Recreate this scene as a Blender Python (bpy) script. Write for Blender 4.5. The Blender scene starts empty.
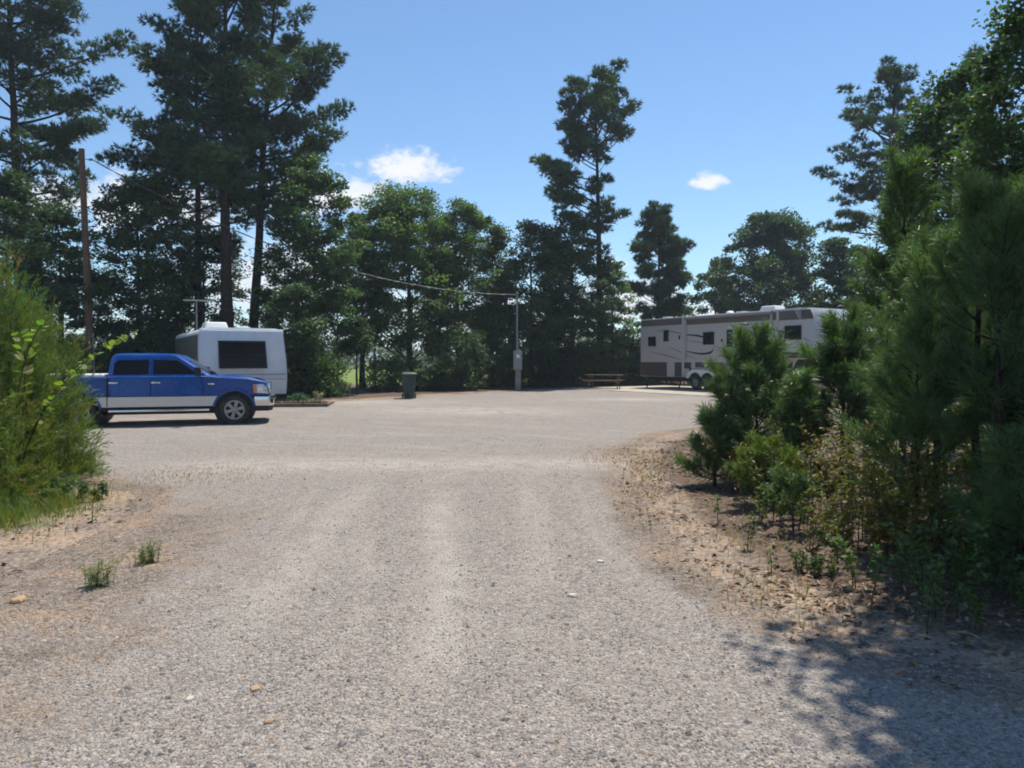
import bpy, bmesh, math, random
import numpy as np
from mathutils import Vector, Matrix

scene = bpy.context.scene
COL = scene.collection
R = math.radians
CAM_H = 1.75
FPX = 750.0            # focal length in pixels of a 1024 wide frame
HOR = 360.0            # pixel row of the horizon


def at(px, d):
    return (px - 512.0) / FPX * d


def hz(py, d):
    return CAM_H + (HOR - py) / FPX * d


# ------------------------------------------------------------------ tagging
def tag(o, label=None, cat=None, group=None, kind=None):
    if label: o['label'] = label
    if cat: o['category'] = cat
    if group: o['group'] = group
    if kind: o['kind'] = kind
    return o


def empty(name, loc=(0, 0, 0), rz=0.0):
    o = bpy.data.objects.new(name, None)
    o.empty_display_size = 0.3
    COL.objects.link(o)
    o.location = loc
    o.rotation_euler = (0, 0, rz)
    return o


def thing(name, label, cat, loc=(0, 0, 0), rz=0.0, group=None):
    return tag(empty(name, loc, rz), label, cat, group)


def copy_tree(o, parent=None):
    c = o.copy()
    COL.objects.link(c)
    c.parent = parent
    for ch in list(o.children):
        copy_tree(ch, c)
    return c


# ------------------------------------------------------------------ numpy geometry
class Geo:
    """collects vertices / faces / per-vertex tint and links them as ONE mesh object"""
    def __init__(self):
        self.v = []; self.c = []; self.q = []; self.t = []; self.n = 0

    def add(self, verts, faces, tint=None):
        verts = np.asarray(verts, dtype=np.float32).reshape(-1, 3)
        faces = np.asarray(faces, dtype=np.int32)
        if tint is None:
            tint = np.ones((len(verts), 3), np.float32)
        tint = np.asarray(tint, np.float32)
        if tint.ndim == 1:
            tint = np.repeat(tint[None, :], len(verts), 0)
        self.v.append(verts); self.c.append(tint)
        (self.q if faces.shape[1] == 4 else self.t).append(faces + self.n)
        self.n += len(verts)
        return self

    def build(self, name, mat, parent=None, smooth=False):
        V = np.concatenate(self.v); C = np.concatenate(self.c)
        q = np.concatenate(self.q) if self.q else np.zeros((0, 4), np.int32)
        t = np.concatenate(self.t) if self.t else np.zeros((0, 3), np.int32)
        me = bpy.data.meshes.new(name)
        me.vertices.add(len(V)); me.vertices.foreach_set('co', V.ravel())
        nl = q.size + t.size
        me.loops.add(nl)
        me.loops.foreach_set('vertex_index', np.concatenate([q.ravel(), t.ravel()]))
        me.polygons.add(len(q) + len(t))
        ls = np.concatenate([np.arange(len(q)) * 4, q.size + np.arange(len(t)) * 3]).astype(np.int32)
        me.polygons.foreach_set('loop_start', ls)
        me.update(calc_edges=True)
        at_ = me.attributes.new('tint', 'FLOAT_COLOR', 'POINT')
        at_.data.foreach_set('color', np.concatenate([C, np.ones((len(C), 1), np.float32)], 1).ravel())
        me.polygons.foreach_set('use_smooth', np.full(len(me.polygons), smooth))
        if mat: me.materials.append(mat)
        o = bpy.data.objects.new(name, me)
        COL.objects.link(o)
        if parent: o.parent = parent
        return o


def unit(a):
    return a / np.maximum(np.linalg.norm(a, axis=-1, keepdims=True), 1e-9)


def tube(path, radii, k=7):
    path = np.asarray(path, float); n = len(path)
    radii = np.broadcast_to(np.asarray(radii, float), (n,))
    tan = np.gradient(path, axis=0); tan = unit(tan)
    up = np.where(np.abs(tan[:, 2:3]) > 0.9, np.array([[1., 0, 0]]), np.array([[0, 0, 1.]]))
    if np.mean(np.abs(tan[:, 2])) > 0.6: up = np.repeat(np.array([[1., 0.01, 0]]), n, 0)
    else: up = np.repeat(np.array([[0.01, 0, 1.]]), n, 0)
    s = unit(np.cross(tan, up)); u = np.cross(s, tan)
    a = np.linspace(0, 2 * np.pi, k, endpoint=False)
    ring = s[:, None, :] * np.cos(a)[None, :, None] + u[:, None, :] * np.sin(a)[None, :, None]
    V = path[:, None, :] + ring * radii[:, None, None]
    V = V.reshape(-1, 3)
    i = np.arange(n - 1)[:, None] * k; j = np.arange(k)[None, :]; j2 = (j + 1) % k
    F = np.stack([i + j, i + j2, i + k + j2, i + k + j], -1).reshape(-1, 4)
    V = np.concatenate([V, path[-1:] ])
    return V, F


def add_tube(g, path, radii, k=7, tint=None, caps=True):
    V, F = tube(path, radii, k)
    V = V[:-1]
    g.add(V, F, tint)
    if caps:
        n = len(V)
        for base, ctr in ((0, np.asarray(path[0], float)), (n - k, np.asarray(path[-1], float))):
            vv = np.concatenate([V[base:base + k], ctr[None]])
            ff = np.array([[i, (i + 1) % k, k] for i in range(k)])
            g.add(vv, ff, tint)
    return g


# ------------------------------------------------------------------ bmesh solids
class Solid:
    def __init__(self):
        self.bm = bmesh.new()

    def _bevel(self, faces, w, seg=2, ang=25):
        if w <= 0: return
        es = set()
        for f in faces:
            for e in f.edges: es.add(e)
        sel = []
        for e in es:
            if len(e.link_faces) == 2 and e.calc_face_angle(0) > R(ang): sel.append(e)
        if sel:
            bmesh.ops.bevel(self.bm, geom=sel, offset=w, segments=seg, profile=0.6, affect='EDGES', clamp_overlap=True)

    def loft(self, rings, bevel=0.0, seg=2, cap=True):
        bm = self.bm
        rv = [[bm.verts.new(p) for p in r] for r in rings]
        fs = []
        n = len(rings[0])
        for a, b in zip(rv[:-1], rv[1:]):
            for i in range(n):
                j = (i + 1) % n
                fs.append(bm.faces.new((a[i], a[j], b[j], b[i])))
        if cap:
            fs.append(bm.faces.new(rv[0][::-1])); fs.append(bm.faces.new(rv[-1]))
        bmesh.ops.recalc_face_normals(bm, faces=fs)
        self._bevel(fs, bevel, seg)
        return self

    def prism_y(self, poly, y0, y1, bevel=0.0, seg=2):
        """side-view polygon (x, z) pulled along y"""
        return self.loft([[(x, y0, z) for x, z in poly], [(x, y1, z) for x, z in poly]], bevel, seg)

    def prism_z(self, poly, z0, z1, bevel=0.0, seg=2):
        return self.loft([[(x, y, z0) for x, y in poly], [(x, y, z1) for x, y in poly]], bevel, seg)

    def prism_x(self, poly, x0, x1, bevel=0.0, seg=2):
        return self.loft([[(x0, y, z) for y, z in poly], [(x1, y, z) for y, z in poly]], bevel, seg)

    def box(self, x0, x1, y0, y1, z0, z1, bevel=0.0, seg=2):
        return self.prism_z([(x0, y0), (x1, y0), (x1, y1), (x0, y1)], z0, z1, bevel, seg)

    def panel(self, o, u, v, poly, th, lift=0.0, bevel=0.0):
        """flat polygon in the plane o + a*u + b*v, thickened outwards"""
        o = Vector(o); u = Vector(u).normalized(); v = Vector(v).normalized(); n = u.cross(v).normalized()
        p = [o + u * a + v * b + n * lift for a, b in poly]
        return self.loft([[q for q in p], [q + n * th for q in p]], bevel, 2)

    def lathe_y(self, prof, cx, cz, k=32, ring=False):
        """profile (radius, y) spun about the y axis through (cx, cz)"""
        bm = self.bm
        rings = []
        for r, y in prof:
            rings.append([bm.verts.new((cx + r * math.cos(2 * math.pi * i / k), y, cz + r * math.sin(2 * math.pi * i / k))) for i in range(k)])
        fs = []
        for a, b in zip(rings[:-1], rings[1:]):
            for i in range(k):
                j = (i + 1) % k
                fs.append(bm.faces.new((a[i], a[j], b[j], b[i])))
        if ring:
            for i in range(k):
                j = (i + 1) % k; fs.append(bm.faces.new((rings[-1][i], rings[-1][j], rings[0][j], rings[0][i])))
        else:
            fs.append(bm.faces.new(rings[0][::-1])); fs.append(bm.faces.new(rings[-1]))
        bmesh.ops.recalc_face_normals(bm, faces=fs)
        return self

    def tube(self, path, r, k=8):
        V, F = tube(path, r, k); V = V[:-1]
        vs = [self.bm.verts.new(p) for p in V]
        for f in F: self.bm.faces.new([vs[i] for i in f])
        self.bm.faces.new([vs[i] for i in range(k)][::-1]); self.bm.faces.new([vs[len(V) - k + i] for i in range(k)])
        return self

    def build(self, name, mat, parent=None, smooth=True, ang=35):
        me = bpy.data.meshes.new(name)
        bmesh.ops.recalc_face_normals(self.bm, faces=self.bm.faces[:])
        for f in self.bm.faces: f.smooth = smooth
        for e in self.bm.edges:
            if len(e.link_faces) == 2 and e.calc_face_angle(0) > R(ang): e.smooth = False
        self.bm.to_mesh(me); self.bm.free()
        me.materials.append(mat)
        o = bpy.data.objects.new(name, me)
        COL.objects.link(o)
        if parent: o.parent = parent
        return o


# ------------------------------------------------------------------ materials
def mat_new(name):
    m = bpy.data.materials.new(name); m.use_nodes = True
    nt = m.node_tree; nt.nodes.clear()
    return m, nt


def nd(nt, t, **kw):
    n = nt.nodes.new(t)
    for k, v in kw.items(): setattr(n, k, v)
    return n


def setin(nt, sock, val):
    if isinstance(val, bpy.types.NodeSocket): nt.links.new(val, sock)
    elif val is not None:
        if sock.type == 'RGBA' and len(val) == 3: val = (*val, 1)
        sock.default_value = val


def mixc(nt, f, a, b, mode='MIX'):
    n = nd(nt, 'ShaderNodeMix', data_type='RGBA', blend_type=mode)
    setin(nt, n.inputs[0], f); setin(nt, n.inputs[6], a); setin(nt, n.inputs[7], b)
    return n.outputs[2]


def math_(nt, op, a, b=None, c=None, clamp=False):
    n = nd(nt, 'ShaderNodeMath', operation=op, use_clamp=clamp)
    setin(nt, n.inputs[0], a); setin(nt, n.inputs[1], b)
    if c is not None: setin(nt, n.inputs[2], c)
    return n.outputs[0]


def noise(nt, scale, detail=4, rough=0.55, vec=None, dist=0.0):
    n = nd(nt, 'ShaderNodeTexNoise'); n.inputs['Scale'].default_value = scale
    n.inputs['Detail'].default_value = detail; n.inputs['Roughness'].default_value = rough
    n.inputs['Distortion'].default_value = dist
    if vec is not None: nt.links.new(vec, n.inputs['Vector'])
    return n.outputs['Fac']


def ramp(nt, f, stops):
    n = nd(nt, 'ShaderNodeValToRGB'); e = n.color_ramp.elements
    while len(e) < len(stops): e.new(0.5)
    for el, (p, c) in zip(e, stops):
        el.position = p; el.color = (*c, 1) if len(c) == 3 else c
    nt.links.new(f, n.inputs[0])
    return n.outputs[0]


def smooth(nt, f, lo, hi):
    n = nd(nt, 'ShaderNodeMapRange', interpolation_type='SMOOTHSTEP')
    setin(nt, n.inputs[0], f); n.inputs[1].default_value = lo; n.inputs[2].default_value = hi
    return n.outputs[0]


def coords(nt, kind='Object', scale=None):
    c = nd(nt, 'ShaderNodeTexCoord').outputs[kind]
    if scale is not None:
        m = nd(nt, 'ShaderNodeMapping'); m.inputs['Scale'].default_value = scale
        nt.links.new(c, m.inputs[0]); c = m.outputs[0]
    return c


def bump(nt, h, strength=0.3, dist=0.01):
    n = nd(nt, 'ShaderNodeBump'); n.inputs['Strength'].default_value = strength
    n.inputs['Distance'].default_value = dist; nt.links.new(h, n.inputs['Height'])
    return n.outputs[0]


def principled(nt, col, rough=0.6, metal=0.0, normal=None, spec=0.5, coat=0.0):
    p = nd(nt, 'ShaderNodeBsdfPrincipled')
    setin(nt, p.inputs['Base Color'], col); setin(nt, p.inputs['Roughness'], rough)
    p.inputs['Metallic'].default_value = metal
    p.inputs['Specular IOR Level'].default_value = spec
    p.inputs['Coat Weight'].default_value = coat; p.inputs['Coat Roughness'].default_value = 0.04
    if normal is not None: nt.links.new(normal, p.inputs['Normal'])
    return p


def out(nt, sh):
    o = nd(nt, 'ShaderNodeOutputMaterial')
    nt.links.new(sh, o.inputs['Surface'])


def simple(name, col, rough=0.5, metal=0.0, var=0.12, nscale=6.0, spec=0.5, coat=0.0, dirt=None, bmp=0.0):
    """plain paint / plastic / metal with slight procedural unevenness"""
    m, nt = mat_new(name)
    v = coords(nt)
    f = noise(nt, nscale, 5, 0.6, v)
    c = mixc(nt, f, tuple(x * (1 - var) for x in col), tuple(min(1, x * (1 + var)) for x in col))
    if dirt:
        g = smooth(nt, noise(nt, nscale * 0.5, 6, 0.7, v), 0.45, 0.75)
        c = mixc(nt, math_(nt, 'MULTIPLY', g, dirt[1]), c, dirt[0])
    r = math_(nt, 'ADD', math_(nt, 'MULTIPLY', f, 0.14), rough - 0.07)
    nrm = bump(nt, noise(nt, nscale * 8, 3, 0.6, v), bmp, 0.01) if bmp else None
    out(nt, principled(nt, c, r, metal, nrm, spec, coat).outputs[0])
    return m


def leaf_mat(name, base, trans=0.35, tcol=None, rough=0.5, hue=(1.25, 1.0, 0.6), spec=0.35):
    m, nt = mat_new(name)
    a = nd(nt, 'ShaderNodeAttribute', attribute_name='tint')
    f = noise(nt, 0.9, 3, 0.6, coords(nt))
    c = mixc(nt, smooth(nt, f, 0.35, 0.7), base, tuple(b * h for b, h in zip(base, hue)))
    c = mixc(nt, 1.0, c, a.outputs['Color'], 'MULTIPLY')
    p = principled(nt, c, rough, 0, None, spec)
    t = nd(nt, 'ShaderNodeBsdfTranslucent')
    tc = mixc(nt, 1.0, c, (1.35, 1.65, 0.65, 1) if tcol is None else (*tcol, 1), 'MULTIPLY')
    nt.links.new(tc, t.inputs['Color'])
    x = nd(nt, 'ShaderNodeMixShader'); x.inputs[0].default_value = trans
    nt.links.new(p.outputs[0], x.inputs[1]); nt.links.new(t.outputs[0], x.inputs[2])
    out(nt, x.outputs[0])
    return m


def bark_mat(name, a, b, sc=(9, 9, 2)):
    m, nt = mat_new(name)
    v = coords(nt, 'Object', sc)
    vo = nd(nt, 'ShaderNodeTexVoronoi', feature='DISTANCE_TO_EDGE'); vo.inputs['Scale'].default_value = 1.6
    nt.links.new(v, vo.inputs['Vector'])
    h = smooth(nt, vo.outputs[0], 0.0, 0.25)
    n = noise(nt, 1.5, 6, 0.65, v)
    c = mixc(nt, math_(nt, 'MULTIPLY', h, n), b, a)
    out(nt, principled(nt, c, 0.9, 0, bump(nt, h, 0.7, 0.03), 0.15).outputs[0])
    return m


M = {}
M['pine_bark'] = bark_mat('pine_bark', (0.10, 0.070, 0.052), (0.035, 0.026, 0.021))
M['oak_bark'] = bark_mat('oak_bark', (0.15, 0.125, 0.10), (0.045, 0.038, 0.03), (12, 12, 1.6))
M['twig'] = bark_mat('twig_bark', (0.15, 0.10, 0.06), (0.06, 0.04, 0.025), (30, 30, 8))
M['pine'] = leaf_mat('pine_needles', (0.056, 0.096, 0.060), 0.26, hue=(1.1, 1.05, 0.8))
M['young_pine'] = leaf_mat('young_pine_needles', (0.086, 0.140, 0.066), 0.40, rough=0.42, spec=0.35, hue=(1.15, 1.05, 0.8))
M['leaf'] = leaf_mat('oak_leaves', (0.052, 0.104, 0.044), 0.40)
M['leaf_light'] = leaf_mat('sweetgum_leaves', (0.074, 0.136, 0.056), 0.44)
M['leaf_dark'] = leaf_mat('dark_leaves', (0.042, 0.085, 0.040), 0.36)  # leaf colour of the darker green trees
M['cedar'] = leaf_mat('feathery_sprays', (0.135, 0.185, 0.048), 0.32, hue=(1.2, 1.05, 0.8))
M['vine'] = leaf_mat('vine_leaves', (0.13, 0.215, 0.055), 0.45, hue=(1.2, 1.0, 0.6))
M['brush'] = leaf_mat('brush_leaves', (0.085, 0.115, 0.03), 0.38, hue=(1.4, 0.95, 0.6))
M['grass'] = leaf_mat('grass_blades', (0.15, 0.19, 0.06), 0.35, hue=(1.5, 1.05, 0.7))
M['far_leaf'] = leaf_mat('far_leaves', (0.05, 0.085, 0.035), 0.3)


def tint_mat(name, rough=0.9, trans=0.0):
    m, nt = mat_new(name)
    a = nd(nt, 'ShaderNodeAttribute', attribute_name='tint')
    n = noise(nt, 60, 3, 0.6, coords(nt))
    c = mixc(nt, n, mixc(nt, 1.0, a.outputs['Color'], (0.72, 0.72, 0.72, 1), 'MULTIPLY'), a.outputs['Color'])
    p = principled(nt, c, rough, 0, None, 0.25)
    out(nt, p.outputs[0])
    return m


M['stone'] = tint_mat('stone_chips')
M['litter'] = tint_mat('dead_leaves', 0.8)

# ------------------------------------------------------------------ terrain functions
LOT = [(-7.5, -4), (-6.0, 2.0), (-4.3, 4.0), (-4.05, 6.0), (-4.3, 8.2), (-4.9, 9.8), (-6.6, 10.9), (-8.6, 11.6), (-20, 11.0), (-22, 24.0),
       (-15, 24.6), (-10.5, 24.6), (-7.7, 25.6), (-5.6, 28.8), (-2.7, 33.2), (0.3, 37.2), (3.9, 40.2), (8.9, 31.6),
       (11.0, 27.0), (9.2, 22.5), (5.6, 19.6), (3.6, 17.6), (2.6, 15.2), (1.95, 12.8), (1.72, 10.2), (1.58, 8.2), (1.62, 6.2), (1.9, 5.0), (2.55, 4.15), (3.6, 3.3), (5.0, 2.2), (6.0, -4)]


def sdist(x, y, poly=LOT):
    """signed distance to the gravel outline, positive inside"""
    x = np.asarray(x, float); y = np.asarray(y, float)
    d = np.full(x.shape, 1e9); ins = np.zeros(x.shape, bool)
    n = len(poly)
    for i in range(n):
        ax, ay = poly[i]; bx, by = poly[(i + 1) % n]
        ex, ey = bx - ax, by - ay
        t = np.clip(((x - ax) * ex + (y - ay) * ey) / (ex * ex + ey * ey), 0, 1)
        d = np.minimum(d, np.hypot(x - ax - t * ex, y - ay - t * ey))
        c = (ay > y) != (by > y)
        with np.errstate(divide='ignore', invalid='ignore'):
            c &= x < (bx - ax) * (y - ay) / (by - ay if by != ay else 1e-9) + ax
        ins ^= c
    return np.where(ins, d, -d)


def sst(a, lo, hi):
    t = np.clip((a - lo) / (hi - lo), 0, 1)
    return t * t * (3 - 2 * t)


def wob(x, y):
    return (np.sin(x * 1.7 + 0.6 * y) * np.cos(y * 1.3 - 0.4 * x) + 0.5 * np.sin(3.9 * x + 1.1) * np.sin(4.3 * y + 0.7)
            + 0.3 * np.sin(9.1 * x + 2 * y) * np.cos(8.3 * y - 3 * x))


def gz(x, y):
    x = np.asarray(x, float); y = np.asarray(y, float)
    return 0.22 * sst(y, 20.5, 27.5)


def gzf(x, y):
    return float(gz(x, y))


def ground_z(x, y):
    s = sdist(x, y)
    z = gz(x, y) + 0.022 * wob(x, y) * sst(-s, 0.0, 0.8) * (1 - sst(y, 60, 90))
    z = z + 0.10 * sst(x, 2.6, 4.4) * (1 - sst(y, 12, 17)) * sst(y, -2, 2)      # low bank under the right-hand brush
    z = z - 0.09 * sst(s, 0.0, 0.45)
    return z

# ------------------------------------------------------------------ camera, world, sun
cam = bpy.data.cameras.new('camera'); cam_o = bpy.data.objects.new('camera', cam); COL.objects.link(cam_o)
cam.sensor_width = 36.0; cam.lens = 36.0 * FPX / 1024.0
cam.clip_start = 0.05; cam.clip_end = 6000
cam_o.location = (0, 0, CAM_H)
cam_o.rotation_euler = (R(90) - math.atan((384 - HOR) / FPX), 0, 0)
scene.camera = cam_o

SUN_EL, SUN_AZ = R(65), R(32)          # azimuth measured from +Y towards +X
w = bpy.data.worlds.new('World'); scene.world = w; w.use_nodes = True
nt = w.node_tree; nt.nodes.clear()
sky = nd(nt, 'ShaderNodeTexSky', sky_type='NISHITA'); sky.sun_disc = False
sky.sun_elevation = SUN_EL; sky.sun_rotation = SUN_AZ
sky.air_density = 1.0; sky.dust_density = 0.05; sky.ozone_density = 4.0; sky.altitude = 0
dirv = nd(nt, 'ShaderNodeTexCoord').outputs['Generated']
sp = nd(nt, 'ShaderNodeSeparateXYZ'); nt.links.new(dirv, sp.inputs[0])
yc = math_(nt, 'MAXIMUM', sp.outputs[1], 0.02)
U = math_(nt, 'DIVIDE', sp.outputs[0], yc); V = math_(nt, 'DIVIDE', sp.outputs[2], yc)
uv = nd(nt, 'ShaderNodeCombineXYZ'); nt.links.new(U, uv.inputs[0]); nt.links.new(math_(nt, 'MULTIPLY', V, 1.5), uv.inputs[1])
nbig = noise(nt, 16, 6, 0.6, uv.outputs[0]); nfine = noise(nt, 60, 6, 0.65, uv.outputs[0])
nmix = math_(nt, 'ADD', math_(nt, 'MULTIPLY', nbig, 1.5), math_(nt, 'MULTIPLY', nfine, 1.1))
nmix = math_(nt, 'SUBTRACT', nmix, 1.30)
front = math_(nt, 'GREATER_THAN', sp.outputs[1], 0.02)
total = None
# far cumulus, each one a patch of the sky: (azimuth tangent, elevation tangent, half width, half height, opacity)
for (u0, v0, a, b, op) in [(-0.135, 0.250, 0.075, 0.030, 1.0), (-0.262, 0.215, 0.105, 0.042, 1.0), (-0.205, 0.222, 0.06, 0.026, 0.9), (0.258, 0.235, 0.028, 0.015, 0.95),
                           (-0.47, 0.20, 0.13, 0.05, 0.95), (-0.60, 0.21, 0.09, 0.04, 0.9), (-0.30, 0.10, 0.22, 0.07, 0.9), (-0.06, 0.055, 0.2, 0.04, 0.9),
                           (0.155, 0.075, 0.10, 0.045, 0.95), (0.24, 0.055, 0.10, 0.03, 0.9), (0.56, 0.075, 0.10, 0.03, 0.9), (-0.09, 0.12, 0.06, 0.04, 0.8), (0.135, 0.125, 0.03, 0.02, 0.7)]:
    du = math_(nt, 'DIVIDE', math_(nt, 'SUBTRACT', U, u0), a * 1.15)
    dv = math_(nt, 'DIVIDE', math_(nt, 'SUBTRACT', V, v0), b * 1.25)
    # flatter cloud base
    dv = math_(nt, 'MULTIPLY', dv, math_(nt, 'ADD', 1.0, math_(nt, 'MULTIPLY', math_(nt, 'LESS_THAN', dv, 0.0), 0.5)))
    rr = math_(nt, 'SQRT', math_(nt, 'ADD', math_(nt, 'MULTIPLY', du, du), math_(nt, 'MULTIPLY', dv, dv)))
    e = math_(nt, 'ADD', math_(nt, 'SUBTRACT', 0.85, rr), nmix)
    e = math_(nt, 'MULTIPLY', smooth(nt, e, 0.0, 0.65), op)
    total = e if total is None else math_(nt, 'MAXIMUM', total, e)
total = math_(nt, 'MULTIPLY', total, front)
ccol = mixc(nt, nbig, (5.6, 5.9, 6.5), (7.6, 7.6, 7.7))
skyc = mixc(nt, 1.0, sky.outputs[0], (0.94, 1.04, 1.07), 'MULTIPLY')
col = mixc(nt, total, skyc, ccol)
bg = nd(nt, 'ShaderNodeBackground'); bg.inputs['Strength'].default_value = 0.122
nt.links.new(col, bg.inputs['Color'])
wo = nd(nt, 'ShaderNodeOutputWorld'); nt.links.new(bg.outputs[0], wo.inputs['Surface'])

sun = bpy.data.lights.new('sun', 'SUN'); sun.energy = 4.9; sun.angle = R(0.53); sun.color = (1.0, 0.95, 0.87)
sun_o = bpy.data.objects.new('sun', sun); COL.objects.link(sun_o)
sdir = Vector((math.sin(SUN_AZ) * math.cos(SUN_EL), math.cos(SUN_AZ) * math.cos(SUN_EL), math.sin(SUN_EL)))
sun_o.rotation_euler = sdir.to_track_quat('Z', 'Y').to_euler()
sun_o.location = (10, 15, 40)

vs = scene.view_settings
vs.view_transform = 'Standard'; vs.look = 'None'; vs.gamma = 1.0; vs.exposure = 0.24; vs.use_curve_mapping = False
scene.cycles.max_bounces = 4; scene.cycles.diffuse_bounces = 2; scene.cycles.glossy_bounces = 2; scene.cycles.transmission_bounces = 3; scene.cycles.use_adaptive_sampling = True; scene.cycles.adaptive_threshold = 0.04; scene.cycles.transparent_max_bounces = 8
scene.cycles.pixel_filter_type = 'BLACKMAN_HARRIS'; scene.cycles.filter_width = 1.9
scene.cycles.use_denoising = True

hzm = bpy.data.materials.new('air'); hzm.use_nodes = True; hn = hzm.node_tree; hn.nodes.clear()
pv = hn.nodes.new('ShaderNodeVolumePrincipled'); pv.inputs['Color'].default_value = (0.80, 0.89, 1.0, 1); pv.inputs['Density'].default_value = 0.0007; pv.inputs['Anisotropy'].default_value = 0.2
ho = hn.nodes.new('ShaderNodeOutputMaterial'); hn.links.new(pv.outputs[0], ho.inputs['Volume'])
bm = bmesh.new(); bmesh.ops.create_cube(bm, size=1.0)
for vv in bm.verts: vv.co = Vector((vv.co.x * 5600, -450 + (vv.co.y + .5) * 4200, -1.2 + (vv.co.z + .5) * 27))
me = bpy.data.meshes.new('haze'); bm.to_mesh(me); bm.free(); me.materials.append(hzm)
hzo = bpy.data.objects.new('haze', me); COL.objects.link(hzo)
tag(hzo, 'thin bluish summer air over the whole place', 'haze', kind='stuff')

# ------------------------------------------------------------------ ground sheet
rng = np.random.default_rng(7)


def grid_mesh(name, xs, ys, zf, attrs, mat, keep=None):
    X, Y = np.meshgrid(xs, ys)
    Z = zf(X, Y)
    nx, ny = len(xs), len(ys)
    V = np.stack([X, Y, Z], -1).reshape(-1, 3)
    i = (np.arange(ny - 1)[:, None] * nx + np.arange(nx - 1)[None, :]).reshape(-1)
    F = np.stack([i, i + 1, i + nx + 1, i + nx], -1)
    if keep is not None:
        kp = keep(X, Y).reshape(-1)
        F = F[kp[F].all(1)]
        used = np.unique(F); remap = np.full(len(V), -1); remap[used] = np.arange(len(used))
        V = V[used]; F = remap[F]
    me = bpy.data.meshes.new(name)
    me.vertices.add(len(V)); me.vertices.foreach_set('co', V.astype(np.float32).ravel())
    me.loops.add(F.size); me.loops.foreach_set('vertex_index', F.astype(np.int32).ravel())
    me.polygons.add(len(F)); me.polygons.foreach_set('loop_start', (np.arange(len(F)) * 4).astype(np.int32))
    me.update(calc_edges=True)
    me.polygons.foreach_set('use_smooth', np.ones(len(F), bool))
    for k, fn in attrs.items():
        a = me.attributes.new(k, 'FLOAT', 'POINT')
        a.data.foreach_set('value', fn(V[:, 0].astype(float), V[:, 1].astype(float)).astype(np.float32))
    me.materials.append(mat)
    o = bpy.data.objects.new(name, me); COL.objects.link(o)
    return o


def dirt_color(nt, v):
    """tan and reddish dry earth with pale chips and litter"""
    n1 = noise(nt, 1.3, 5, 0.6, v); n2 = noise(nt, 14, 5, 0.7, v)
    c = ramp(nt, n1, [(0.30, (0.175, 0.135, 0.105)), (0.48, (0.27, 0.21, 0.158)), (0.66, (0.40, 0.27, 0.172))])
    vo = nd(nt, 'ShaderNodeTexVoronoi'); vo.inputs['Scale'].default_value = 38; nt.links.new(v, vo.inputs['Vector'])
    hs = nd(nt, 'ShaderNodeSeparateColor'); nt.links.new(vo.outputs['Color'], hs.inputs[0])
    c = mixc(nt, math_(nt, 'MULTIPLY', smooth(nt, hs.outputs[0], 0.55, 1.0), 0.7), c, (0.42, 0.36, 0.29))
    c = mixc(nt, math_(nt, 'MULTIPLY', smooth(nt, hs.outputs[1], 0.6, 1.0), 0.75), c, (0.10, 0.07, 0.05))
    c = mixc(nt, math_(nt, 'MULTIPLY', smooth(nt, n2, 0.5, 0.7), 0.5), c, (0.13, 0.09, 0.06))
    return c, n2


def gravel_color(nt, v):
    vo = nd(nt, 'ShaderNodeTexVoronoi'); vo.inputs['Scale'].default_value = 46; nt.links.new(v, vo.inputs['Vector'])
    hs = nd(nt, 'ShaderNodeSeparateColor'); nt.links.new(vo.outputs['Color'], hs.inputs[0])
    vb = nd(nt, 'ShaderNodeTexVoronoi'); vb.inputs['Scale'].default_value = 95; nt.links.new(v, vb.inputs['Vector'])
    hb = nd(nt, 'ShaderNodeSeparateColor'); nt.links.new(vb.outputs['Color'], hb.inputs[0])
    c = ramp(nt, hs.outputs[0], [(0.0, (0.10, 0.09, 0.09)), (0.22, (0.225, 0.205, 0.19)), (0.6, (0.34, 0.31, 0.28)), (0.9, (0.43, 0.385, 0.34)), (1.0, (0.58, 0.54, 0.49))])
    c2 = ramp(nt, hb.outputs[1], [(0.0, (0.15, 0.135, 0.13)), (0.5, (0.32, 0.285, 0.255)), (1.0, (0.46, 0.41, 0.36))])
    c = mixc(nt, 0.5, c, c2); c = mixc(nt, 1.0, c, (1.035, 0.995, 0.945, 1), 'MULTIPLY')
    # fine dust in streaks that run along the drive, and broad washes
    la = nd(nt, 'ShaderNodeAttribute', attribute_name='lane').outputs['Fac']; lo_ = nd(nt, 'ShaderNodeAttribute', attribute_name='along').outputs['Fac']
    cb_ = nd(nt, 'ShaderNodeCombineXYZ'); nt.links.new(la, cb_.inputs[0]); nt.links.new(lo_, cb_.inputs[1]); st = cb_.outputs[0]
    s1 = noise(nt, 1.6, 5, 0.6, st, 0.4)
    c = mixc(nt, math_(nt, 'MULTIPLY', math_(nt, 'MULTIPLY', smooth(nt, s1, 0.48, 0.66), smooth(nt, noise(nt, 0.8, 5, 0.65, v), 0.35, 0.6)), 0.42), c, (0.46, 0.41, 0.345))
    b1 = noise(nt, 0.33, 5, 0.6, v)
    c = mixc(nt, math_(nt, 'MULTIPLY', smooth(nt, b1, 0.52, 0.72), 0.4), c, (0.40, 0.35, 0.29))
    d1 = noise(nt, 0.9, 6, 0.7, v)
    c = mixc(nt, math_(nt, 'MULTIPLY', smooth(nt, d1, 0.55, 0.75), 0.35), c, (0.20, 0.18, 0.17))
    h = math_(nt, 'ADD', math_(nt, 'MULTIPLY', vo.outputs['Distance'], -1.0), math_(nt, 'MULTIPLY', vb.outputs['Distance'], -0.5))
    return c, h


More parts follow.
